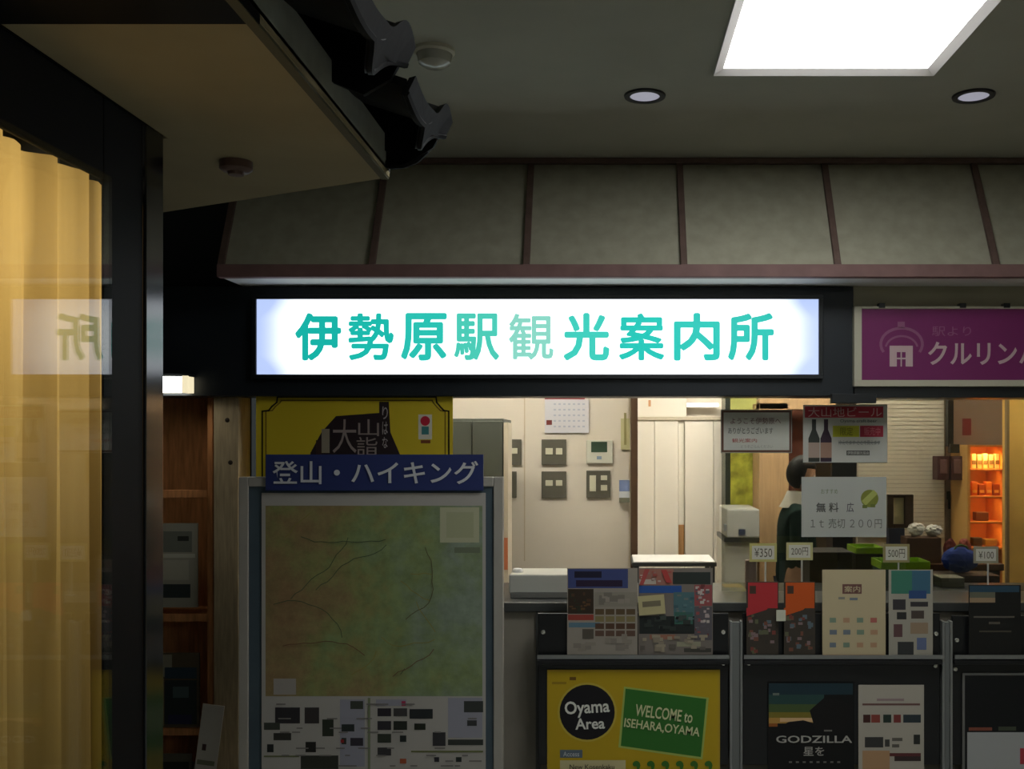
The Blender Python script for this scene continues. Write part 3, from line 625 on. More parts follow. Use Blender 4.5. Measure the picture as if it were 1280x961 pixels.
poster('leaflet', 'white leaflet with three rows of small pictures beside the dark film poster', 'leaflet', (1073, 856, 1155, 985), QY, (176, 170, 156), [
    (1078, 879, 1150, 881.5, (110, 80, 76)), (1096, 873, 1130, 876, (150, 130, 130)), (1079, 893, 1088, 903, (70, 40, 36)), (1089, 893, 1100, 903, (140, 70, 60)), (1104, 893, 1114, 903, (44, 58, 50)), (1117, 893, 1126, 903, (126, 60, 56)), (1129, 893, 1151, 903, (50, 60, 64)),
    (1081, 921, 1104, 934, (60, 60, 58)), (1106, 924, 1112, 933, (70, 70, 66)), (1115, 922, 1128, 926, (100, 96, 88)), (1115, 930, 1124, 934, (96, 92, 84)), (1142, 918, 1150, 930, (50, 52, 48)), (1078, 938, 1112, 984, (176, 140, 104)), (1112, 941, 1151, 945, (96, 50, 50)), (1118, 945, 1151, 951, (60, 48, 46))], group='leaflets standing in the rack pockets')
poster('poster', 'black and white poster with thin pale border at the right edge', 'poster', (1203, 841, 1400, 990), QY, (110, 110, 106), [
    (1206, 844, 1398, 990, (24, 25, 26)), (1209, 915, 1398, 990, (166, 168, 166)), (1211, 909, 1240, 913, (130, 76, 60)), (1248, 908, 1270, 913, (70, 76, 60)), (1275, 935, 1290, 955, (176, 60, 70))])

# ------------------------------------------------------------------ glass with notices above the counter
GY = 5.22
struct(MB().box(X(902, GY), 3.3, GY, GY+.006, ctz+.002, hz-.001, glass('booth_glass', (.62, .63, .60))).build('window_2'))
NP = mat('notice_paper', (200, 200, 192), .6, .2, trans=.4)
GR = (150, 148, 138)
poster('wall_notice', 'white notice with rounded brown border taped on the booth glass', 'notice', (901, 512, 990, 566), GY-.008, GR, [
    (902, 513, 989, 565, (104, 74, 60)), (904.5, 515.5, 986.5, 562.5, (196, 196, 184))],
    [('ようこそ伊勢原へ', 913, 522, 976, 530, (110, 70, 76), 0, 0), ('ありがとうございます', 910, 534, 966, 542, (84, 84, 80), 0, 0), ('観光案内', 915, 548, 946, 553, (170, 80, 80), 0, 0), ('どうぞごらんください', 926, 556, 966, 560, (150, 150, 140), 0, 0)])
bb_ = poster('beer_poster', 'white poster with red title band and two bottles, upper one on the glass', 'poster', (1004, 506, 1109, 578), GY-.008, (190, 190, 180), [
    (1006, 508, 1104, 522, (176, 50, 64)), (1041, 532, 1074, 546, (190, 190, 50)), (1075, 532, 1104, 546, (176, 56, 74)), (1058, 563, 1087, 569, (90, 88, 84)), (1048, 552, 1100, 554, (130, 132, 128))],
    [('大山地ビール', 1010, 509, 1102, 521, (214, 170, 170), 0, .0), ('Oyama craft beer', 1050, 524, 1096, 529, (90, 96, 100), 0, 0), ('限定', 1050, 534, 1066, 544, (130, 130, 40), 0, 0), ('販売中', 1080, 534, 1100, 544, (214, 120, 130), 0, 0), ('伊勢原観光協会', 1059, 564, 1086, 568, (190, 190, 180), 0, 0), ('冷えてます ここで買えます', 1048, 550, 1100, 556, (110, 112, 108), 0, 0)])
b = MB(); ox, oz = bb_.location.x, bb_.location.z
for cx_, dk, lbc in ((1017, (56, 60, 54), (170, 150, 136)), (1032, (58, 44, 56), (160, 128, 110))):
    P = [(-7, 577), (7, 577), (7, 548), (5, 543), (2.6, 537), (2.6, 524), (-2.6, 524), (-2.6, 537), (-5, 543), (-7, 548)]
    b.quad([(X(cx_+p_, GY)-ox, -.0025, Z(q_, GY)-oz) for p_, q_ in P], pm(dk))
    b.quad([(X(cx_+p_, GY)-ox, -.003, Z(q_, GY)-oz) for p_, q_ in ((-7, 572), (7, 572), (7, 553), (-7, 553))], pm(lbc))
b.build('printed_bottles', bb_)
poster('price_notice', 'pale price notice with green circular mark, lower one on the glass', 'notice', (1002, 596, 1108, 671), GY-.008, (186, 188, 180), [(1087, 623, 11, (130, 136, 60)), ([(1077, 626), (1092, 612), (1097, 617), (1082, 632)], (176, 182, 100)), (1078, 631, 1084, 635, (110, 120, 60)), (1088, 630, 1094, 634, (110, 120, 60))],
    [('無 料', 1020, 628, 1048, 640, (84, 84, 82), 0, .01), ('広', 1058, 628, 1067, 640, (96, 92, 98), 0, .01), ('おすすめ', 1026, 611, 1047, 617, (120, 130, 96), 0, 0), ('１ｔ 売切 ２００円', 1013, 648, 1102, 660, (112, 112, 106), 0, 0)])

# ------------------------------------------------------------------ interior shell
IZ = 2.75
struct(MB().box(-1.55, 5, 5.25, 10.1, IZ, IZ+.05, CREAM).build('ceiling_interior'))
struct(MB().box(-1.6, -1.55, 5.25, 7.0, 0, IZ, CREAM).build('wall_interior_left'))
struct(MB().box(-1.6, X(786, 7.0), 7.0, 7.08, 0, IZ, CREAM).build('wall_interior_back'))
struct(MB().box(X(789, 6.95), X(797, 6.95), 6.93, 7.10, 0, IZ, mat('brown_post', (84, 62, 44), .6, .3, noise=.1, scale=8)).build('trim_4'))
struct(MB().box(-.3, X(1010, 8.2), 8.4, 8.45, 0, IZ, CREAM).build('wall_interior_far'))
struct(MB().box(-.35, -.3, 7.08, 8.45, 0, IZ, CREAM).build('wall_interior_side'))
struct(MB().box(X(1010, 8.2), 4.9, 8.4, 8.45, 0, IZ, mat('brown_wall', (130, 110, 88), .8, .2)).build('wall_interior_rear'))
struct(MB().box(X(655, 7), X(656.5, 7), 6.996, 7.0, .9, IZ, mat('joint', (200, 186, 160), .7, .2)).build('trim_5'))
def tube_light(x, y, ln, label):
    r = empty('fluorescent_light', (x, y, IZ)); tag(r, label, 'ceiling light', 'fluorescent lights inside the booth')
    MB().box(-ln/2, ln/2, -.09, .09, -.04, 0, WHITEP).build('housing', r)
    for s_ in (-.045, .045):
        MB().tube([(-ln/2+.02, s_, -.058), (ln/2-.02, s_, -.058)], .016, mat('tube_lit', (255, 250, 235), .4, .3, emit=(255, 249, 238), es=38)).build('tube', r)
tube_light(-.6, 5.75, 1.2, 'twin tube fluorescent light inside, over the switch wall')
tube_light(.75, 7.0, 1.2, 'twin tube fluorescent light inside, over the white sliding doors')
tube_light(2.95, 5.75, 1.2, 'added short twin tube light, unseen inside, over the ochre partition')  # extra unseen fixture, added to brighten the ochre partition
tube_light(1.9, 6.75, 1.2, 'twin tube fluorescent light inside, over the right side of the booth')

# wall fittings on the cream wall
WY = 6.99
SWP = mat('switch_plate', (92, 90, 78), .5, .4); SWB = mat('switch_button', (206, 204, 180), .4, .4)
def plate(px0, px1, py0, py1, buttons, label, nm='switch_plate'):
    r = empty(nm, (X((px0+px1)/2, WY), WY, Z(py1, WY))); tag(r, label, 'switch', 'switch plates on the cream wall')
    bpy.context.view_layer.update()
    kid(MB().box(X(px0, WY), X(px1, WY), WY-.012, WY, Z(py1, WY), Z(py0, WY), SWP).build('plate', bev=.003), r)
    for (a0_, b0_, a1_, b1_) in buttons:
        kid(MB().box(X(a0_, WY), X(a1_, WY), WY-.018, WY-.011, Z(b1_, WY), Z(b0_, WY), SWB).build('button', bev=.0015), r)
    return r
plate(677, 708, 549, 581, [(682, 560, 691, 568), (695, 560, 703, 568)], 'dark square two-button switch plate, upper middle of the cream wall')
plate(677, 708, 589, 622, [(682, 600, 691, 607), (695, 600, 703, 607)], 'dark square two-button switch plate, lower middle of the cream wall')
plate(624, 652, 549, 581, [(640, 560, 647, 567)], 'dark switch plate half hidden by the grey cabinet, upper')
plate(620, 646, 589, 622, [(632, 600, 640, 607)], 'dark switch plate half hidden by the grey cabinet, lower')
plate(733, 763, 588, 622, [(737, 594, 745, 614), (751, 594, 759, 600), (751, 606, 759, 613)], 'dark switch plate with three buttons below the thermostat')
r = empty('thermostat', (X(748, WY), WY, Z(580, WY))); tag(r, 'pale wall thermostat controller with dark green screen', 'thermostat'); bpy.context.view_layer.update()
kid(MB().box(X(733, WY), X(766, WY), WY-.02, WY, Z(579, WY), Z(550, WY), mat('thermo', (206, 206, 190), .5, .3)).build('body', bev=.004), r)
kid(MB().box(X(739, WY), X(759, WY), WY-.023, WY-.019, Z(565, WY), Z(552, WY), mat('lcd', (56, 76, 60), .3, .5)).build('screen'), r)
kid(MB().box(X(746, WY), X(752, WY), WY-.023, WY-.019, Z(574, WY), Z(570, WY), pm((130, 150, 170))).build('button'), r)
poster('wall_calendar', 'white wall calendar sheet with red mark pinned high on the cream wall', 'calendar', (681, 499, 736, 541), WY-.006, (212, 212, 216), [(681, 486, 731, 499, (140, 50, 60)), (683, 525, 690, 531, (120, 60, 56))]+[(692+i*6, 504+j*7, 695+i*6, 506+j*7, (180, 186, 200)) for i in range(7) for j in range(5)])
pc = poster('key_hook_strip', 'pale plastic strip with cord hanging beside the brown post', 'strip', (776, 523, 787, 562), WY-.01, (190, 186, 140), [(780, 516, 783, 556, (150, 144, 96))], t=.008)
poster('hand_sanitiser_box', 'small blue and white box fixed to the wall beside the brown post', 'box', (774, 600, 787, 628), WY-.05, (206, 210, 214), [(774, 600, 787, 614, (120, 136, 176)), (774, 622, 787, 628, (120, 122, 104))], t=.05)
# grey cabinet
cb = empty('filing_cabinet', (X(596, 6.2), 6.2, 0)); tag(cb, 'dark grey steel cabinet behind the map board', 'cabinet'); bpy.context.view_layer.update()
kid(MB().box(X(520, 6.1), X(629, 6.1), 6.12, 6.6, 0, Z(523, 6.1), mat('cabinet_grey', (78, 82, 74), .5, .3)).build('body', bev=.004), cb)
kid(MB().box(X(520, 6.1), X(590, 6.1)-.003, 6.1, 6.12, .1, Z(526, 6.1), _m['cabinet_grey']).build('door', bev=.003), cb)
kid(MB().box(X(590, 6.1)+.003, X(628, 6.1), 6.1, 6.12, .1, Z(526, 6.1), _m['cabinet_grey']).build('door', bev=.003), cb)
bx = MB(); bx.box(X(629.5, 6.1), X(635, 6.1), 6.10, 6.35, .3, Z(528, 6.1), mat('edge_white', (200, 190, 170), .6, .3)); o = bx.build('folded_panel'); tag(o, 'thin pale panel stored upright beside the grey cabinet', 'panel'); 
kid(MB().box(X(629.5, 6.1), X(634.8, 6.1), 6.096, 6.10, Z(712, 6.1), Z(672, 6.1), pm((196, 120, 84))).build('orange_tape'), o)
# printer on counter behind
pr = empty('printer', (X(672, 5.35), 5.35, ctz)); tag(pr, 'flat white printer lying on the worktop right of the map board', 'printer'); bpy.context.view_layer.update()
PRW = mat('printer_white', (178, 178, 168), .5, .3)
kid(MB().box(X(636, 5.0), X(712, 5.0), 5.0, 5.25, ctz+.02, Z(718, 5.0), PRW).build('body', bev=.008), pr)
kid(MB().box(X(638, 5.0), X(712, 5.0), 4.99, 5.27, ctz, ctz+.03, mat('printer_grey', (110, 110, 104), .5, .3)).build('base', bev=.004), pr)
kid(MB().lathe([(0, .02), (.02, .018), (.028, .008), (.028, 0)], (X(647, 5.1), 5.1, Z(718, 5.0)), WHITEP, 20).build('cap'), pr)

# white sliding doors beyond
DY = 8.2
DW = mat('door_cream', (228, 224, 210), .7, .2, noise=.03, scale=3)
d = empty('door_1', (X(850, DY), DY, 0)); struct(d); bpy.context.view_layer.update()
edges = [790, 818, 848, 856, 892, 912]
for i in range(5):
    a_, b_ = edges[i], edges[i+1]
    kid(MB().box(X(a_, DY)+.0015, X(b_, DY)-.0015, DY+(.0 if i != 2 else .03), DY+.05, .02, Z(524, DY), DW).build('panel', bev=.004), d)
kid(MB().box(X(790, DY), X(912, DY), DY-.02, DY+.06, Z(525, DY), Z(521, DY), mat('rail_grey', (190, 182, 160), .6, .3)).build('rail', bev=.003), d)
kid(MB().box(X(790, DY), X(858, DY), DY, DY+.05, Z(521, DY), Z(470, DY), DW).build('upper_panel', bev=.004), d)
kid(MB().box(X(848.5, DY), X(855.5, DY), DY+.018, DY+.03, Z(700, DY), Z(656, DY), mat('brown_edge', (160, 120, 76), .6, .3)).build('handle_strip'), d)
kid(MB().box(X(812, DY)-.01, X(812, DY)+.01, DY-.006, DY, Z(508, DY), Z(500, DY), pm((196, 150, 110))).build('catch'), d)
# lamp and shelf seen through the gap above the doors
o = empty('wall_lamp', (X(878, 8.3), 8.3, Z(508, 8.3))); tag(o, 'bright slim tube lamp glowing above the white sliding doors', 'lamp')
MB().tube([(-.13, -.02, .012), (.13, -.02, .012)], .016, mat('small_tube', (255, 255, 250), .4, .3, emit=(255, 250, 235), es=1.6)).build('tube', o)
MB().box(-.14, .14, -.01, .03, .0, .024, WHITEP).build('housing', o)
# low black-edged table in front of doors
tb = empty('low_table', (X(845, 6.6), 6.6, 0)); tag(tb, 'dark edged white-topped table in front of the sliding doors', 'table'); bpy.context.view_layer.update()
kid(MB().box(X(790, 6.4), X(896, 6.4), 6.4, 6.8, Z(708, 6.4), Z(703, 6.4), CTOP).build('table_edge', bev=.003), tb)
kid(MB().box(X(790, 6.4)+.01, X(896, 6.4)-.01, 6.41, 6.8, Z(703, 6.4), Z(702, 6.4), WHITEP).build('tabletop'), tb)
for a_ in (793, 888):
    for yy_ in (6.42, 6.75): kid(MB().box(X(a_, 6.4), X(a_+6, 6.4), yy_, yy_+.03, 0, Z(708, 6.4), CTOP).build('leg'), tb)
# window with greenery picture, copier, column
gp = poster('landscape_poster', 'yellow-green foliage poster in a dark frame behind the notice', 'poster', (907, 486, 948, 640), 8.0, (60, 66, 60), [(913, 486, 946, 637, (214, 216, 130))], t=.02)
gm = mat('foliage_print', (206, 208, 84), .6, .2, noise=.6, scale=9)
b = MB(); ox, oz = gp.location.x, gp.location.z
b.quad([(X(p_, 8)-ox, -.0022, Z(q_, 8)-oz) for p_, q_ in ((913, 637), (946, 637), (946, 520), (913, 520))], gm); b.build('printed_foliage', gp)
cp = empty('copier', (X(925, 7.4), 7.4, 0)); tag(cp, 'white office copier beside the tan wooden column', 'copier'); bpy.context.view_layer.update()
kid(MB().box(X(905, 7.4), X(947, 7.4), 7.42, 7.9, 0, Z(676, 7.4), mat('copier_body', (214, 212, 200), .5, .3)).build('body', bev=.01), cp)
kid(MB().box(X(908, 7.4), X(949, 7.4), 7.38, 7.9, Z(672, 7.4), Z(636, 7.4), WHITEP).build('scanner', bev=.012), cp)
kid(MB().box(X(905, 7.4), X(949, 7.4), 7.385, 7.9, Z(677, 7.4), Z(672, 7.4), CTOP).build('tray_gap'), cp)
kid(MB().box(X(923, 7.4), X(931, 7.4), 7.37, 7.385, Z(668, 7.4), Z(661, 7.4), pm((70, 80, 110))).build('button'), cp)
kid(MB().box(X(905, 7.4), X(946, 7.4), 7.40, 7.44, Z(664, 7.4), Z(655, 7.4), mat('panel_lt', (190, 196, 200), .5, .3)).build('control_panel', bev=.004), cp)
struct(MB().box(X(949, 7.6), X(986, 7.6), 7.6, 7.95, 0, Z(503, 7.6), TANW).box(X(949, 7.6), X(1045, 7.6), 7.6, 7.75, Z(512, 7.6), Z(498, 7.6), TANW).build('trim_6', bev=.006))
struct(MB().box(X(986, 7.9), X(1012, 7.9), 7.9, 7.95, 0, IZ, mat('red_board', (120, 70, 54), .8, .2, noise=.35, scale=8)).build('trim_7'))
mo = empty('monitor', (X(1055, 7), 7.0, 1.1)); tag(mo, 'black screen seen between the two notices on the glass', 'monitor'); bpy.context.view_layer.update()
kid(MB().box(X(1040, 7), X(1071, 7), 7.0, 7.05, Z(604, 7), Z(560, 7), BLACKM).build('screen', bev=.004), mo)
kid(MB().box(X(1041, 7), X(1066, 7), 7.0, 7.2, .0, Z(604, 7), BLACKM).build('stand'), mo)
# right side wall with blinds, pipe, boxes, glowing cabinet, ochre wall
BLY = 7.5
wb = empty('window_3', (X(1140, BLY), BLY, 0)); struct(wb); bpy.context.view_layer.update()
kid(MB().box(X(1072, BLY), X(1182, BLY), BLY+.02, BLY+.05, .4, IZ, mat('blind_back', (186, 176, 158), .8, .2)).build('backing'), wb)
BLS = mat('blind_slat', (212, 203, 184), .7, .2)
b = MB(); y_ = 480.0
while y_ < 672:
    z_ = Z(y_, BLY); b.box(X(1073, BLY), X(1180, BLY), BLY, BLY+.004, z_-.026, z_, BLS); y_ += 5.2
kid(b.build('slats', stuff=True), wb)
struct(MB().box(X(1182, 7.6), X(1258, 7.6), 7.6, 7.65, 0, IZ, mat('mauve_wall', (176, 154, 134), .8, .2, noise=.05, scale=3)).build('wall_interior_right'))
o = MB().box(X(1184, 7.4), X(1191, 7.4), 7.38, 7.44, Z(558, 7.4), IZ, BLACKM).build('hanging_rail', bev=.003); tag(o, 'vertical black rail hanging beside the blinds', 'rail')
kid(MB().box(X(1185, 7.4), X(1196, 7.4), 7.34, 7.40, Z(566, 7.4), Z(555, 7.4), BLACKM).build('end_bracket', bev=.003), o)
for k_, (a_, b_) in enumerate(((1172, 1187), (1189, 1204))):
    o = empty('wall_speaker', (X((a_+b_)/2, 7.4), 7.3, Z(600, 7.4))); tag(o, ('dark maroon box hanging below the black rail, left of the pair', 'dark maroon box hanging below the black rail, right of the pair')[k_], 'box', 'maroon boxes below the rail'); bpy.context.view_layer.update()
    kid(MB().box(X(a_, 7.3), X(b_, 7.3), 7.3, 7.42, Z(600, 7.3), Z(570, 7.3), mat('maroon_box', (74, 46, 46), .6, .3)).build('body', bev=.006), o)
    kid(MB().box(X(a_+3, 7.3), X(b_-3, 7.3), 7.294, 7.302, Z(592, 7.3), Z(574, 7.3), mat('maroon_face', (116, 88, 86), .6, .3)).build('front_panel', bev=.003), o)
poster('wall_card', 'small red card on the mauve wall right of the black rail', 'card', (1203, 523, 1214, 544), 7.595, (150, 70, 66))
poster('name_card', 'small dark framed card below the maroon boxes', 'card', (1186, 622, 1198, 636), 7.58, (40, 36, 32), [(1189, 625, 1195, 633, (130, 120, 96))], t=.02)
poster('memo_card', 'tiny tan memo card below the dark framed card', 'card', (1193, 638, 1201, 649), 7.595, (186, 150, 90))
poster('door_tag', 'tiny black tag left of the dark framed card', 'card', (1183.5, 614, 1189, 624), 7.59, (26, 26, 26))
# glowing orange cabinet
OY = 7.2
oc = empty('souvenir_cabinet', (X(1232, OY), OY, 0)); tag(oc, 'orange-lit souvenir cabinet with open shelves beside the ochre partition', 'cabinet'); bpy.context.view_layer.update()
OW = mat('orange_wood', (232, 146, 62), .6, .3, noise=.15, scale=9)
OWL = mat('pale_edge', (210, 160, 90), .6, .3)
kid(MB().box(X(1209, OY), X(1213, OY), OY, OY+.35, 0, Z(556, OY), OWL).build('side_panel', bev=.003), oc)
kid(MB().box(X(1254, OY), X(1258, OY), OY, OY+.35, 0, Z(556, OY), OW).build('side_panel', bev=.003), oc)
kid(MB().box(X(1213, OY), X(1254, OY), OY+.33, OY+.35, 0, Z(556, OY), OW).build('back_panel'), oc)
for a_ in (556, 586, 620, 652, 684):
    kid(MB().box(X(1213, OY), X(1254, OY), OY, OY+.33, Z(a_+2.5, OY), Z(a_, OY)-.001, OW).build('shelf_board', bev=.002), oc)
cabl = area('cabinet_lamp', (X(1234, OY), OY+.02, Z(566, OY)), .12, 1.5, (1, .58, .22), (math.radians(25), 0, 0))
for a_ in (590, 624, 656): area('cabinet_lamp', (X(1234, OY), OY+.05, Z(a_, OY)), .12, .7, (1, .58, .22), (math.radians(25), 0, 0))
def small(nm, px0, px1, py0, py1, Y, dep, m, label, cat, group=None, bev=.004, base=None):
    o = MB().box(X(px0, Y), X(px1, Y), Y, Y+dep, Z(py1, Y) if base is None else base, Z(py0, Y), m).build(nm, bev=bev); tag(o, label, cat, group); recenter(o); return o
names = ['leftmost', 'second from left', 'third from left', 'fourth from left', 'rightmost']
for i in range(5):
    o = small('souvenir_packet', 1214.6+i*7.3, 1220.2+i*7.3, 567+(i % 2), 585.5, OY+.06, .04, mat('cream_packet_%d' % (i % 2), ((214, 196, 130), (190, 176, 110))[i % 2], .6, .3), 'pale souvenir packet on the cabinet top shelf, '+names[i]+' of the row', 'packet', 'pale packets on the cabinet top shelf', base=Z(586, OY)+.001)
    kid_ = MB().box(-.014, .014, -.0235, -.0205, .03, .06, pm((120, 96, 60))).build('printed_band', o)
for i in range(4):
    o = small('sweets_box', 1214.6+i*9.1, 1222.2+i*9.1, 602+(i % 2)*3, 619.5, OY+.06, .07, mat('amber_box_%d' % (i % 2), ((220, 120, 40), (176, 84, 36))[i % 2], .5, .3), 'amber sweets box on the cabinet second shelf, '+['leftmost', 'second from left', 'third from left', 'rightmost'][i]+' of the row', 'box', 'amber boxes on the second shelf', base=Z(620, OY)+.001)
    MB().box(-.016, .016, -.0385, -.0355, .02, .04, pm((240, 190, 90))).build('printed_band', o)
small('sweets_box', 1220, 1236, 640, 651.5, OY+.06, .07, mat('brown_goods', (110, 66, 40), .6, .3), 'low brown box alone on the cabinet third shelf', 'box', base=Z(652, OY)+.001)
small('sweets_box', 1216, 1228, 672, 683.5, OY+.06, .07, mat('black_goods', (60, 48, 40), .6, .3), 'low blackish box on the lowest visible cabinet shelf', 'box', base=Z(684, OY)+.001)
o = small('cash_tin', 1232, 1247, 674, 683.5, OY+.06, .07, mat('olive_goods', (150, 120, 60), .6, .3), 'olive tin beside the blackish box on the lowest visible shelf', 'tin', base=Z(684, OY)+.001)
struct(MB().box(X(1257.5, 6.3), 4.9, 6.3, 6.36, 0, IZ, mat('ochre_partition', (240, 190, 98), .7, .2, noise=.06, scale=3)).build('wall_partition_right'))
struct(MB().box(X(1257.5, 6.28), X(1261, 6.28), 6.27, 6.30, 0, IZ, mat('part_edge', (150, 124, 86), .7, .2)).build('trim_8'))

# back table with goods at right
bt = empty('back_counter', (2.0, 6.2, 0)); tag(bt, 'brown back counter behind the glass, right half of the booth', 'counter'); bpy.context.view_layer.update()
bz = Z(705, 5.9)
kid(MB().box(X(1060, 5.9), 2.35, 5.9, 6.25, bz-.04, bz, mat('brown_top', (96, 66, 48), .5, .3)).build('worktop', bev=.004), bt)
kid(MB().box(X(1062, 5.9), 2.33, 5.92, 6.22, 0, bz-.04, mat('brown_body', (70, 54, 44), .6, .3)).build('body'), bt)
fr = empty('picture_frame', (X(1126, 6.1), 6.1, bz)); tag(fr, 'dark brown picture frame propped below the blinds', 'picture frame'); bpy.context.view_layer.update()
kid(MB().box(X(1113, 6.1), X(1139, 6.1), 6.12, 6.14, Z(657, 6.1), Z(621, 6.1), mat('pic_in', (236, 222, 186), .6, .2)).build('picture'), fr)
b = MB()
for (p0_, q0_, p1_, q1_) in ((1110, 618, 1117, 660), (1131, 618, 1142, 660), (1117, 618, 1131, 622), (1117, 655, 1131, 660)): b.box(X(p0_, 6.1), X(p1_, 6.1), 6.10, 6.13, Z(q1_, 6.1), Z(q0_, 6.1), mat('dk_wood', (62, 44, 30), .6, .3))
kid(b.build('frame', bev=.003), fr)
kid(MB().box(X(1111, 6.1), X(1131, 6.1), 6.10, 6.16, bz, Z(660, 6.1), mat('navy_box', (56, 60, 84), .6, .3)).build('stand_box', bev=.003), fr)
# shelf riser so the little box and papers rest on something
small('display_riser', 1134, 1177, 672, 705, 5.94, .14, mat('riser_brown', (104, 76, 58), .6, .3), 'brown wooden riser under the crumpled white packets', 'riser', base=bz+.001)
# crumpled white packets
def blob(nm, cx_, cy_, Y, rx, ry, rz, m, label, cat, jit=.2, group=None, sub=3, sit=None):
    bm = bmesh.new(); bmesh.ops.create_icosphere(bm, subdivisions=sub, radius=1)
    for v in bm.verts:
        k = 1+random.uniform(-jit, jit); v.co = Vector((v.co.x*rx*k, v.co.y*ry*k, v.co.z*rz*k))
    zm = min(v.co.z for v in bm.verts)
    for v in bm.verts: v.co.z -= zm
    me = bpy.data.meshes.new(nm); bm.to_mesh(me); bm.free(); me.materials.append(m)
    o = bpy.data.objects.new(nm, me); C.objects.link(o); o.location = (X(cx_, Y), Y, sit if sit is not None else Z(cy_, Y)-rz); tag(o, label, cat, group); return o
rz_ = Z(672, 5.94)
blob('wrapped_packet', 1145, 676, 6.01, .05, .05, .04, mat('crumple', (236, 234, 226), .4, .4), 'crumpled white packet on the riser, left one', 'packet', .15, 'crumpled white packets', sit=rz_)
blob('wrapped_packet', 1167, 678, 6.01, .052, .05, .034, mat('crumple', (236, 234, 226), .4, .4), 'crumpled white packet on the riser, right one', 'packet', .18, 'crumpled white packets', sit=rz_)
# blue bag
bg = blob('blue_bag', 1200, 700, 5.75, .105, .07, .075, mat('blue_cloth', (36, 62, 140), .7, .2, noise=.2, scale=12), 'round blue cloth bag on the worktop right of the green trays', 'bag', .05, sit=Z(716, 5.75))
MB().tube([(-.05, -.02, .12), (-.03, -.02, .155), (0, -.02, .165), (.03, -.02, .155), (.05, -.02, .12)], .006, mat('green_cord', (70, 110, 50), .6, .3), 8).build('handle', bg)
sd = empty('display_step', (X(1200, 5.75), 5.75, ctz)); tag(sd, 'dark step box on which the blue bag sits', 'box'); bpy.context.view_layer.update()
kid(MB().box(X(1172, 5.65), X(1250, 5.65), 5.65, 5.86, 0, Z(716, 5.75)-.002, mat('step_dark', (74, 58, 46), .6, .3)).build('body', bev=.004), sd)
for (cx_, c_, l_) in ((1188, (120, 50, 46), 'dark red round pouch behind the blue bag, left one'), (1206, (150, 70, 60), 'rust red round pouch behind the blue bag, right one')):
    blob('red_pouch', cx_, 680, 6.05, .04, .035, .03, mat('pouch_%d' % c_[0], c_, .7, .2, noise=.3, scale=20), l_, 'pouch', .12, 'red pouches', sit=bz+.0 if False else bz)
for o in [o for o in bpy.data.objects if o.name.startswith('red_pouch')]: o.scale = (1, 1, 2.2)
# green trays on the counter behind glass
def tray(px0, px1, py0, py1, Y, label):
    r = empty('green_tray', (X((px0+px1)/2, Y), Y, Z(py1, Y))); tag(r, label, 'tray', 'lime green trays'); bpy.context.view_layer.update()
    GRN = mat('lime_plastic', (150, 190, 40), .4, .4); a0_, a1_ = X(px0, Y), X(px1, Y); z0_, z1_ = Z(py1, Y), Z(py0, Y)
    kid(MB().box(a0_, a1_, Y, Y+.2, z0_, z0_+.006, GRN).build('base'), r)
    kid(MB().box(a0_, a1_, Y-.004, Y, z0_, z1_, GRN).box(a0_, a1_, Y+.2, Y+.204, z0_, z1_, GRN).box(a0_-.004, a0_, Y, Y+.2, z0_, z1_, GRN).box(a1_, a1_+.004, Y, Y+.2, z0_, z1_, GRN).build('rim', bev=.0015), r)
    return r
tray(1070, 1104, 684, 692, 5.7, 'lime green tray with bright glint below the price notice')
tray(1102, 1162, 702, 711.5, 5.35, 'long lime green tray behind the white leaflets')
small('tray_stand', 1070, 1104, 692.5, 757, 5.7, .19, mat('stand_dark', (40, 38, 36), .6, .3), 'tall dark box under the upper lime green tray', 'box', base=0)
small('tray_stand', 1102, 1162, 712, 757, 5.35, .19, mat('stand_teal', (60, 84, 76), .6, .3), 'dark teal box under the long lime green tray', 'box', base=ctz)
small('goods_box', 1176, 1206, 722, 752, 5.35, .14, mat('grey_lid', (120, 118, 100), .5, .3), 'grey lidded box behind the black right leaflet', 'box', base=ctz)
small('goods_box', 1012, 1066, 690, 752, 5.6, .25, mat('black_goods2', (26, 26, 28), .5, .3), 'large black box behind the cream leaflet', 'box', base=0)
small('goods_box', 905, 930, 735, 756, 5.36, .12, mat('mustard', (150, 130, 60), .5, .3), 'mustard box behind the red leaflet', 'box', base=ctz+.001)
small('standing_card', 932, 946, 700, 725, 5.3, .03, mat('pinkish', (200, 170, 160), .5, .3), 'small pinkish figure card beside the first yellow price tag', 'card', base=ctz)
# price tags
def price(px0, px1, py0, py1, Y, label, s, col=(186, 178, 110), stick=True):
    r = empty('price_tag', (X((px0+px1)/2, Y), Y, ctz)); tag(r, label, 'price tag', 'price tags on sticks along the counter'); bpy.context.view_layer.update()
    kid(MB().box(X(px0, Y), X(px1, Y), Y, Y+.003, Z(py1, Y), Z(py0, Y), pm(col)).build('card'), r)
    kid(MB().box(X(px0+3, Y), X(px1-3, Y), Y-.001, Y, Z(py1-3, Y), Z(py0+3, Y), pm((206, 204, 190))).build('printed_field'), r)
    kid(text(s, X(px0+6, Y), X(px1-6, Y), Z(py1-6, Y), Z(py0+6, Y), Y-.0025, pm((90, 84, 70)), None), r)
    cx_ = X((px0+px1)/2+3, Y)
    kid(MB().tube([(cx_, Y+.006, ctz+.008), (cx_, Y+.006, Z(py1-4, Y))], .0045, mat('stick_clear', (170, 172, 166), .3, .5), 8).build('stick'), r)
    kid(MB().box(cx_-.02, cx_+.02, Y-.01, Y+.022, ctz, ctz+.008, mat('stick_clear', (170, 172, 166), .3, .5)).build('foot', bev=.002), r)
price(937, 971, 679, 702, 5.05, 'yellow-edged price tag, first from the left, above the red leaflet', '¥350')
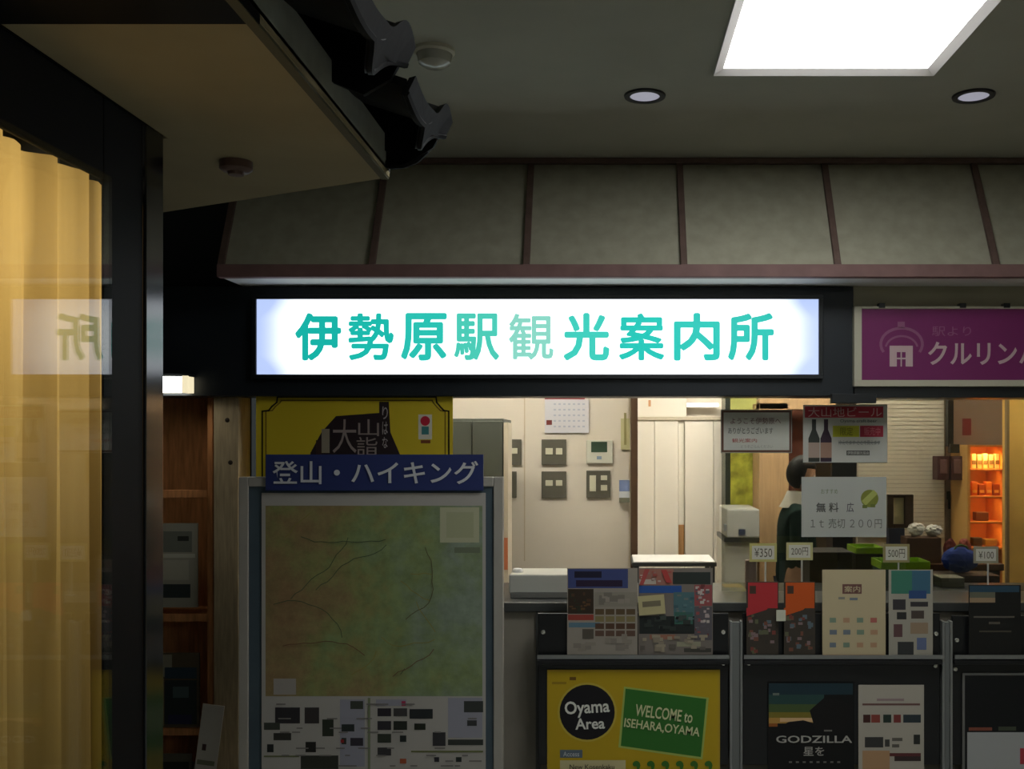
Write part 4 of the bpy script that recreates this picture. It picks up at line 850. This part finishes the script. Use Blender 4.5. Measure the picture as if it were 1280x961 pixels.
price(983, 1016, 678, 700, 5.05, 'pale price tag above the orange leaflet', '200円', (190, 184, 130))
price(1104, 1137, 680, 703, 5.05, 'cream price tag above the green-topped leaflet', '500円', (150, 140, 96))
price(1217, 1248, 683, 704, 5.05, 'grey price tag beside the blue bag', '¥100', (150, 146, 122))

# ------------------------------------------------------------------ person seated behind the counter
def skin(name, verts, edges_, radii, m, parent=None, sub=2, root=0):
    me = bpy.data.meshes.new(name); me.from_pydata([tuple(v) for v in verts], edges_, []); o = bpy.data.objects.new(name, me); C.objects.link(o)
    me.materials.append(m)
    s_ = o.modifiers.new('skin', 'SKIN'); s_.use_smooth_shade = True
    for i, r_ in enumerate(radii):
        v = me.skin_vertices[0].data[i]; v.radius = (r_, r_) if not isinstance(r_, tuple) else r_; v.use_root = (i == root)
    u = o.modifiers.new('sub', 'SUBSURF'); u.levels = sub; u.render_levels = sub
    if parent: o.parent = parent
    return o
HY = 6.65; HXp = X(994, HY)
pe = empty('person', (HXp, HY, 0)); tag(pe, 'standing person with black hair, white collar and dark green jacket behind the glass', 'person')
SKIN = mat('skin', (206, 160, 130), .6, .3); JACK = mat('jacket_green', (28, 50, 46), .85, .15, noise=.15, scale=20); TRS = mat('trousers', (36, 38, 44), .8, .2); HAIR = mat('hair', (18, 15, 14), .5, .4)
# local frame: faces +X (towards the right), standing, forearms raised in front
hz0 = .715
V = [(0, 0, hz0+.10), (.01, 0, hz0+.22), (.01, 0, hz0+.36), (.0, 0, hz0+.52), (.01, 0, hz0+.62), (.02, 0, hz0+.68),
     (.0, -.16, hz0+.54), (-.02, -.20, hz0+.28), (.20, -.15, hz0+.22), (.0, .16, hz0+.54), (-.02, .20, hz0+.28), (.20, .15, hz0+.22),
     (.0, -.085, hz0+.02), (.015, -.09, hz0-.34), (-.01, -.09, .09), (.0, .085, hz0+.02), (.015, .09, hz0-.34), (-.01, .09, .09), (.12, -.10, .035), (.12, .10, .035)]
E = [(0, 1), (1, 2), (2, 3), (3, 4), (4, 5), (3, 6), (6, 7), (7, 8), (3, 9), (9, 10), (10, 11), (0, 12), (12, 13), (13, 14), (0, 15), (15, 16), (16, 17), (14, 18), (17, 19)]
R_ = [(.11, .14), (.10, .12), (.10, .13), (.08, .12), .052, .048, .055, .042, .028, .055, .042, .028, .085, .058, .042, .085, .058, .042, .034, .034]
body = skin('body', V, E, R_, SKIN, pe)
jk = skin('jacket', [(0, 0, hz0+.02)]+V[1:12], [(0, 1), (1, 2), (2, 3), (3, 4), (3, 6), (6, 7), (7, 8), (3, 9), (9, 10), (10, 11), (4, 5)], [(.13, .165), (.115, .145), (.115, .15), (.095, .13), (.058, .060), (.02, .02), .072, .058, .040, .072, .058, .040], JACK, pe)
tr = skin('trousers', [V[0]]+V[12:18], [(0, 1), (1, 2), (2, 3), (0, 4), (4, 5), (5, 6)], [.12, .095, .07, .058, .095, .07, .058], TRS, pe)
# collar
b = MB(); b.lathe([(.056, .02), (.064, .02), (.088, -.035), (.118, -.085), (.10, -.09), (.06, -.03)], (.01, 0, hz0+.675), mat('collar_white', (226, 222, 210), .7, .2), 24); b.build('collar', pe)
b = MB(); b.add([(.07, -.03, hz0+.65), (.07, .03, hz0+.65), (.105, .05, hz0+.52), (.125, 0, hz0+.42), (.105, -.05, hz0+.52)], [(0, 1, 2, 3, 4)], _m['collar_white']); b.build('shirt_front', pe)
# head: shaped from a sphere, face towards +X
def head_mesh():
    bm = bmesh.new(); bmesh.ops.create_uvsphere(bm, u_segments=32, v_segments=24, radius=1)
    for v in bm.verts:
        x, y, z = v.co; sx_ = .092; sy_ = .074; szz = .112
        if z < 0: sy_ *= 1-.28*(-z)**1.5; sx_ *= 1-.10*(-z)
        X_, Y_, Z_ = x*sx_, y*sy_, z*szz
        if x > .55: X_ -= .006*(x-.55)/.45
        a_ = math.exp(-((y/.16)**2+((z+.12)/.20)**2)) if x > 0 else 0; X_ += .022*a_          # nose
        a_ = sum(math.exp(-(((y-s_*.38)/.17)**2+((z-.08)/.12)**2)) for s_ in (-1, 1)) if x > 0 else 0; X_ -= .009*a_   # eye sockets
        a_ = math.exp(-((y/.3)**2+((z+.80)/.16)**2)) if x > -.2 else 0; X_ += .010*a_       # chin
        a_ = math.exp(-((y/.28)**2+((z+.47)/.07)**2)) if x > 0 else 0; X_ += .005*a_      # lips
        v.co = (X_, Y_, Z_)
    me = bpy.data.meshes.new('head'); bm.to_mesh(me); bm.free(); me.materials.append(SKIN)
    for p_ in me.polygons: p_.use_smooth = True
    return me
hd = bpy.data.objects.new('head', head_mesh()); C.objects.link(hd); hd.parent = pe; HZ0 = hz0+.805; hd.location = (.045, 0, HZ0); hd.rotation_euler = (0, .28, -.15)
bm = bmesh.new(); bmesh.ops.create_uvsphere(bm, u_segments=32, v_segments=20, radius=1)
for v in bm.verts:
    x, y, z = v.co
    f_ = 1.0
    if x > .35 and z < .45: f_ = .80
    zz_ = z*.120 if z > 0 else z*(.115 if x < .2 else .07)
    v.co = (x*.100*f_-.008, y*.086*(f_+.02), zz_+.012)
me = bpy.data.meshes.new('hair'); bm.to_mesh(me); bm.free(); me.materials.append(HAIR)
for p_ in me.polygons: p_.use_smooth = True
ho = bpy.data.objects.new('hair', me); C.objects.link(ho); ho.parent = hd
for s_ in (-1, 1):
    b = MB(); b.lathe([(0, .006), (.010, .003), (.012, 0)], (0, 0, 0), pm((236, 232, 224)), 12); o = b.build('eye', hd); o.location = (.078, s_*.029, .009); o.rotation_euler = (0, PI/2, s_*.3)
    b = MB(); b.lathe([(0, .002), (.0055, .001)], (0, 0, .0055), pm((30, 22, 18)), 10); p2 = b.build('iris', hd); p2.location = (.078, s_*.029, .009); p2.rotation_euler = (0, PI/2, s_*.3)
    b = MB(); b.lathe([(.016, .0), (.020, .006), (.014, .010), (.006, .004), (0, .004)], (0, 0, 0), SKIN, 16); o = b.build('ear', hd); o.location = (-.004, s_*.070, -.004); o.rotation_euler = (-s_*PI/2, 0, 0); o.scale = (.9, 1.5, 1)
b = MB(); b.box(.082, .0885, -.020, .020, -.056, -.050, mat('lips', (160, 84, 80), .5, .3)); b.build('mouth', hd, bev=.002)
# hands held loosely in front
for s_ in (-1, 1):
    w0 = Vector((.20, s_*.15, hz0+.22))
    vv = [w0, w0+Vector((.045, 0, -.004)), w0+Vector((.09, 0, -.008))]; ee = [(0, 1), (1, 2)]; rr = [.022, (.034, .016), (.036, .014)]
    hand = skin('hand', vv, ee, rr, SKIN, pe)
    for k_, (dy, ln) in enumerate(((-.028, .062), (-.010, .072), (.010, .066), (.027, .052))):
        p0_ = w0+Vector((.085, dy, -.006)); skin('finger', [p0_, p0_+Vector((ln*.42, dy*.12, .004)), p0_+Vector((ln*.75, dy*.2, -.006)), p0_+Vector((ln, dy*.22, -.018))], [(0, 1), (1, 2), (2, 3)], [.0095, .009, .008, .007], SKIN, hand, 1)
    p0_ = w0+Vector((.03, -s_*.022, -.004)); skin('thumb', [p0_, p0_+Vector((.028, -s_*.024, -.002)), p0_+Vector((.056, -s_*.032, -.008))], [(0, 1), (1, 2)], [.013, .011, .009], SKIN, hand, 1)
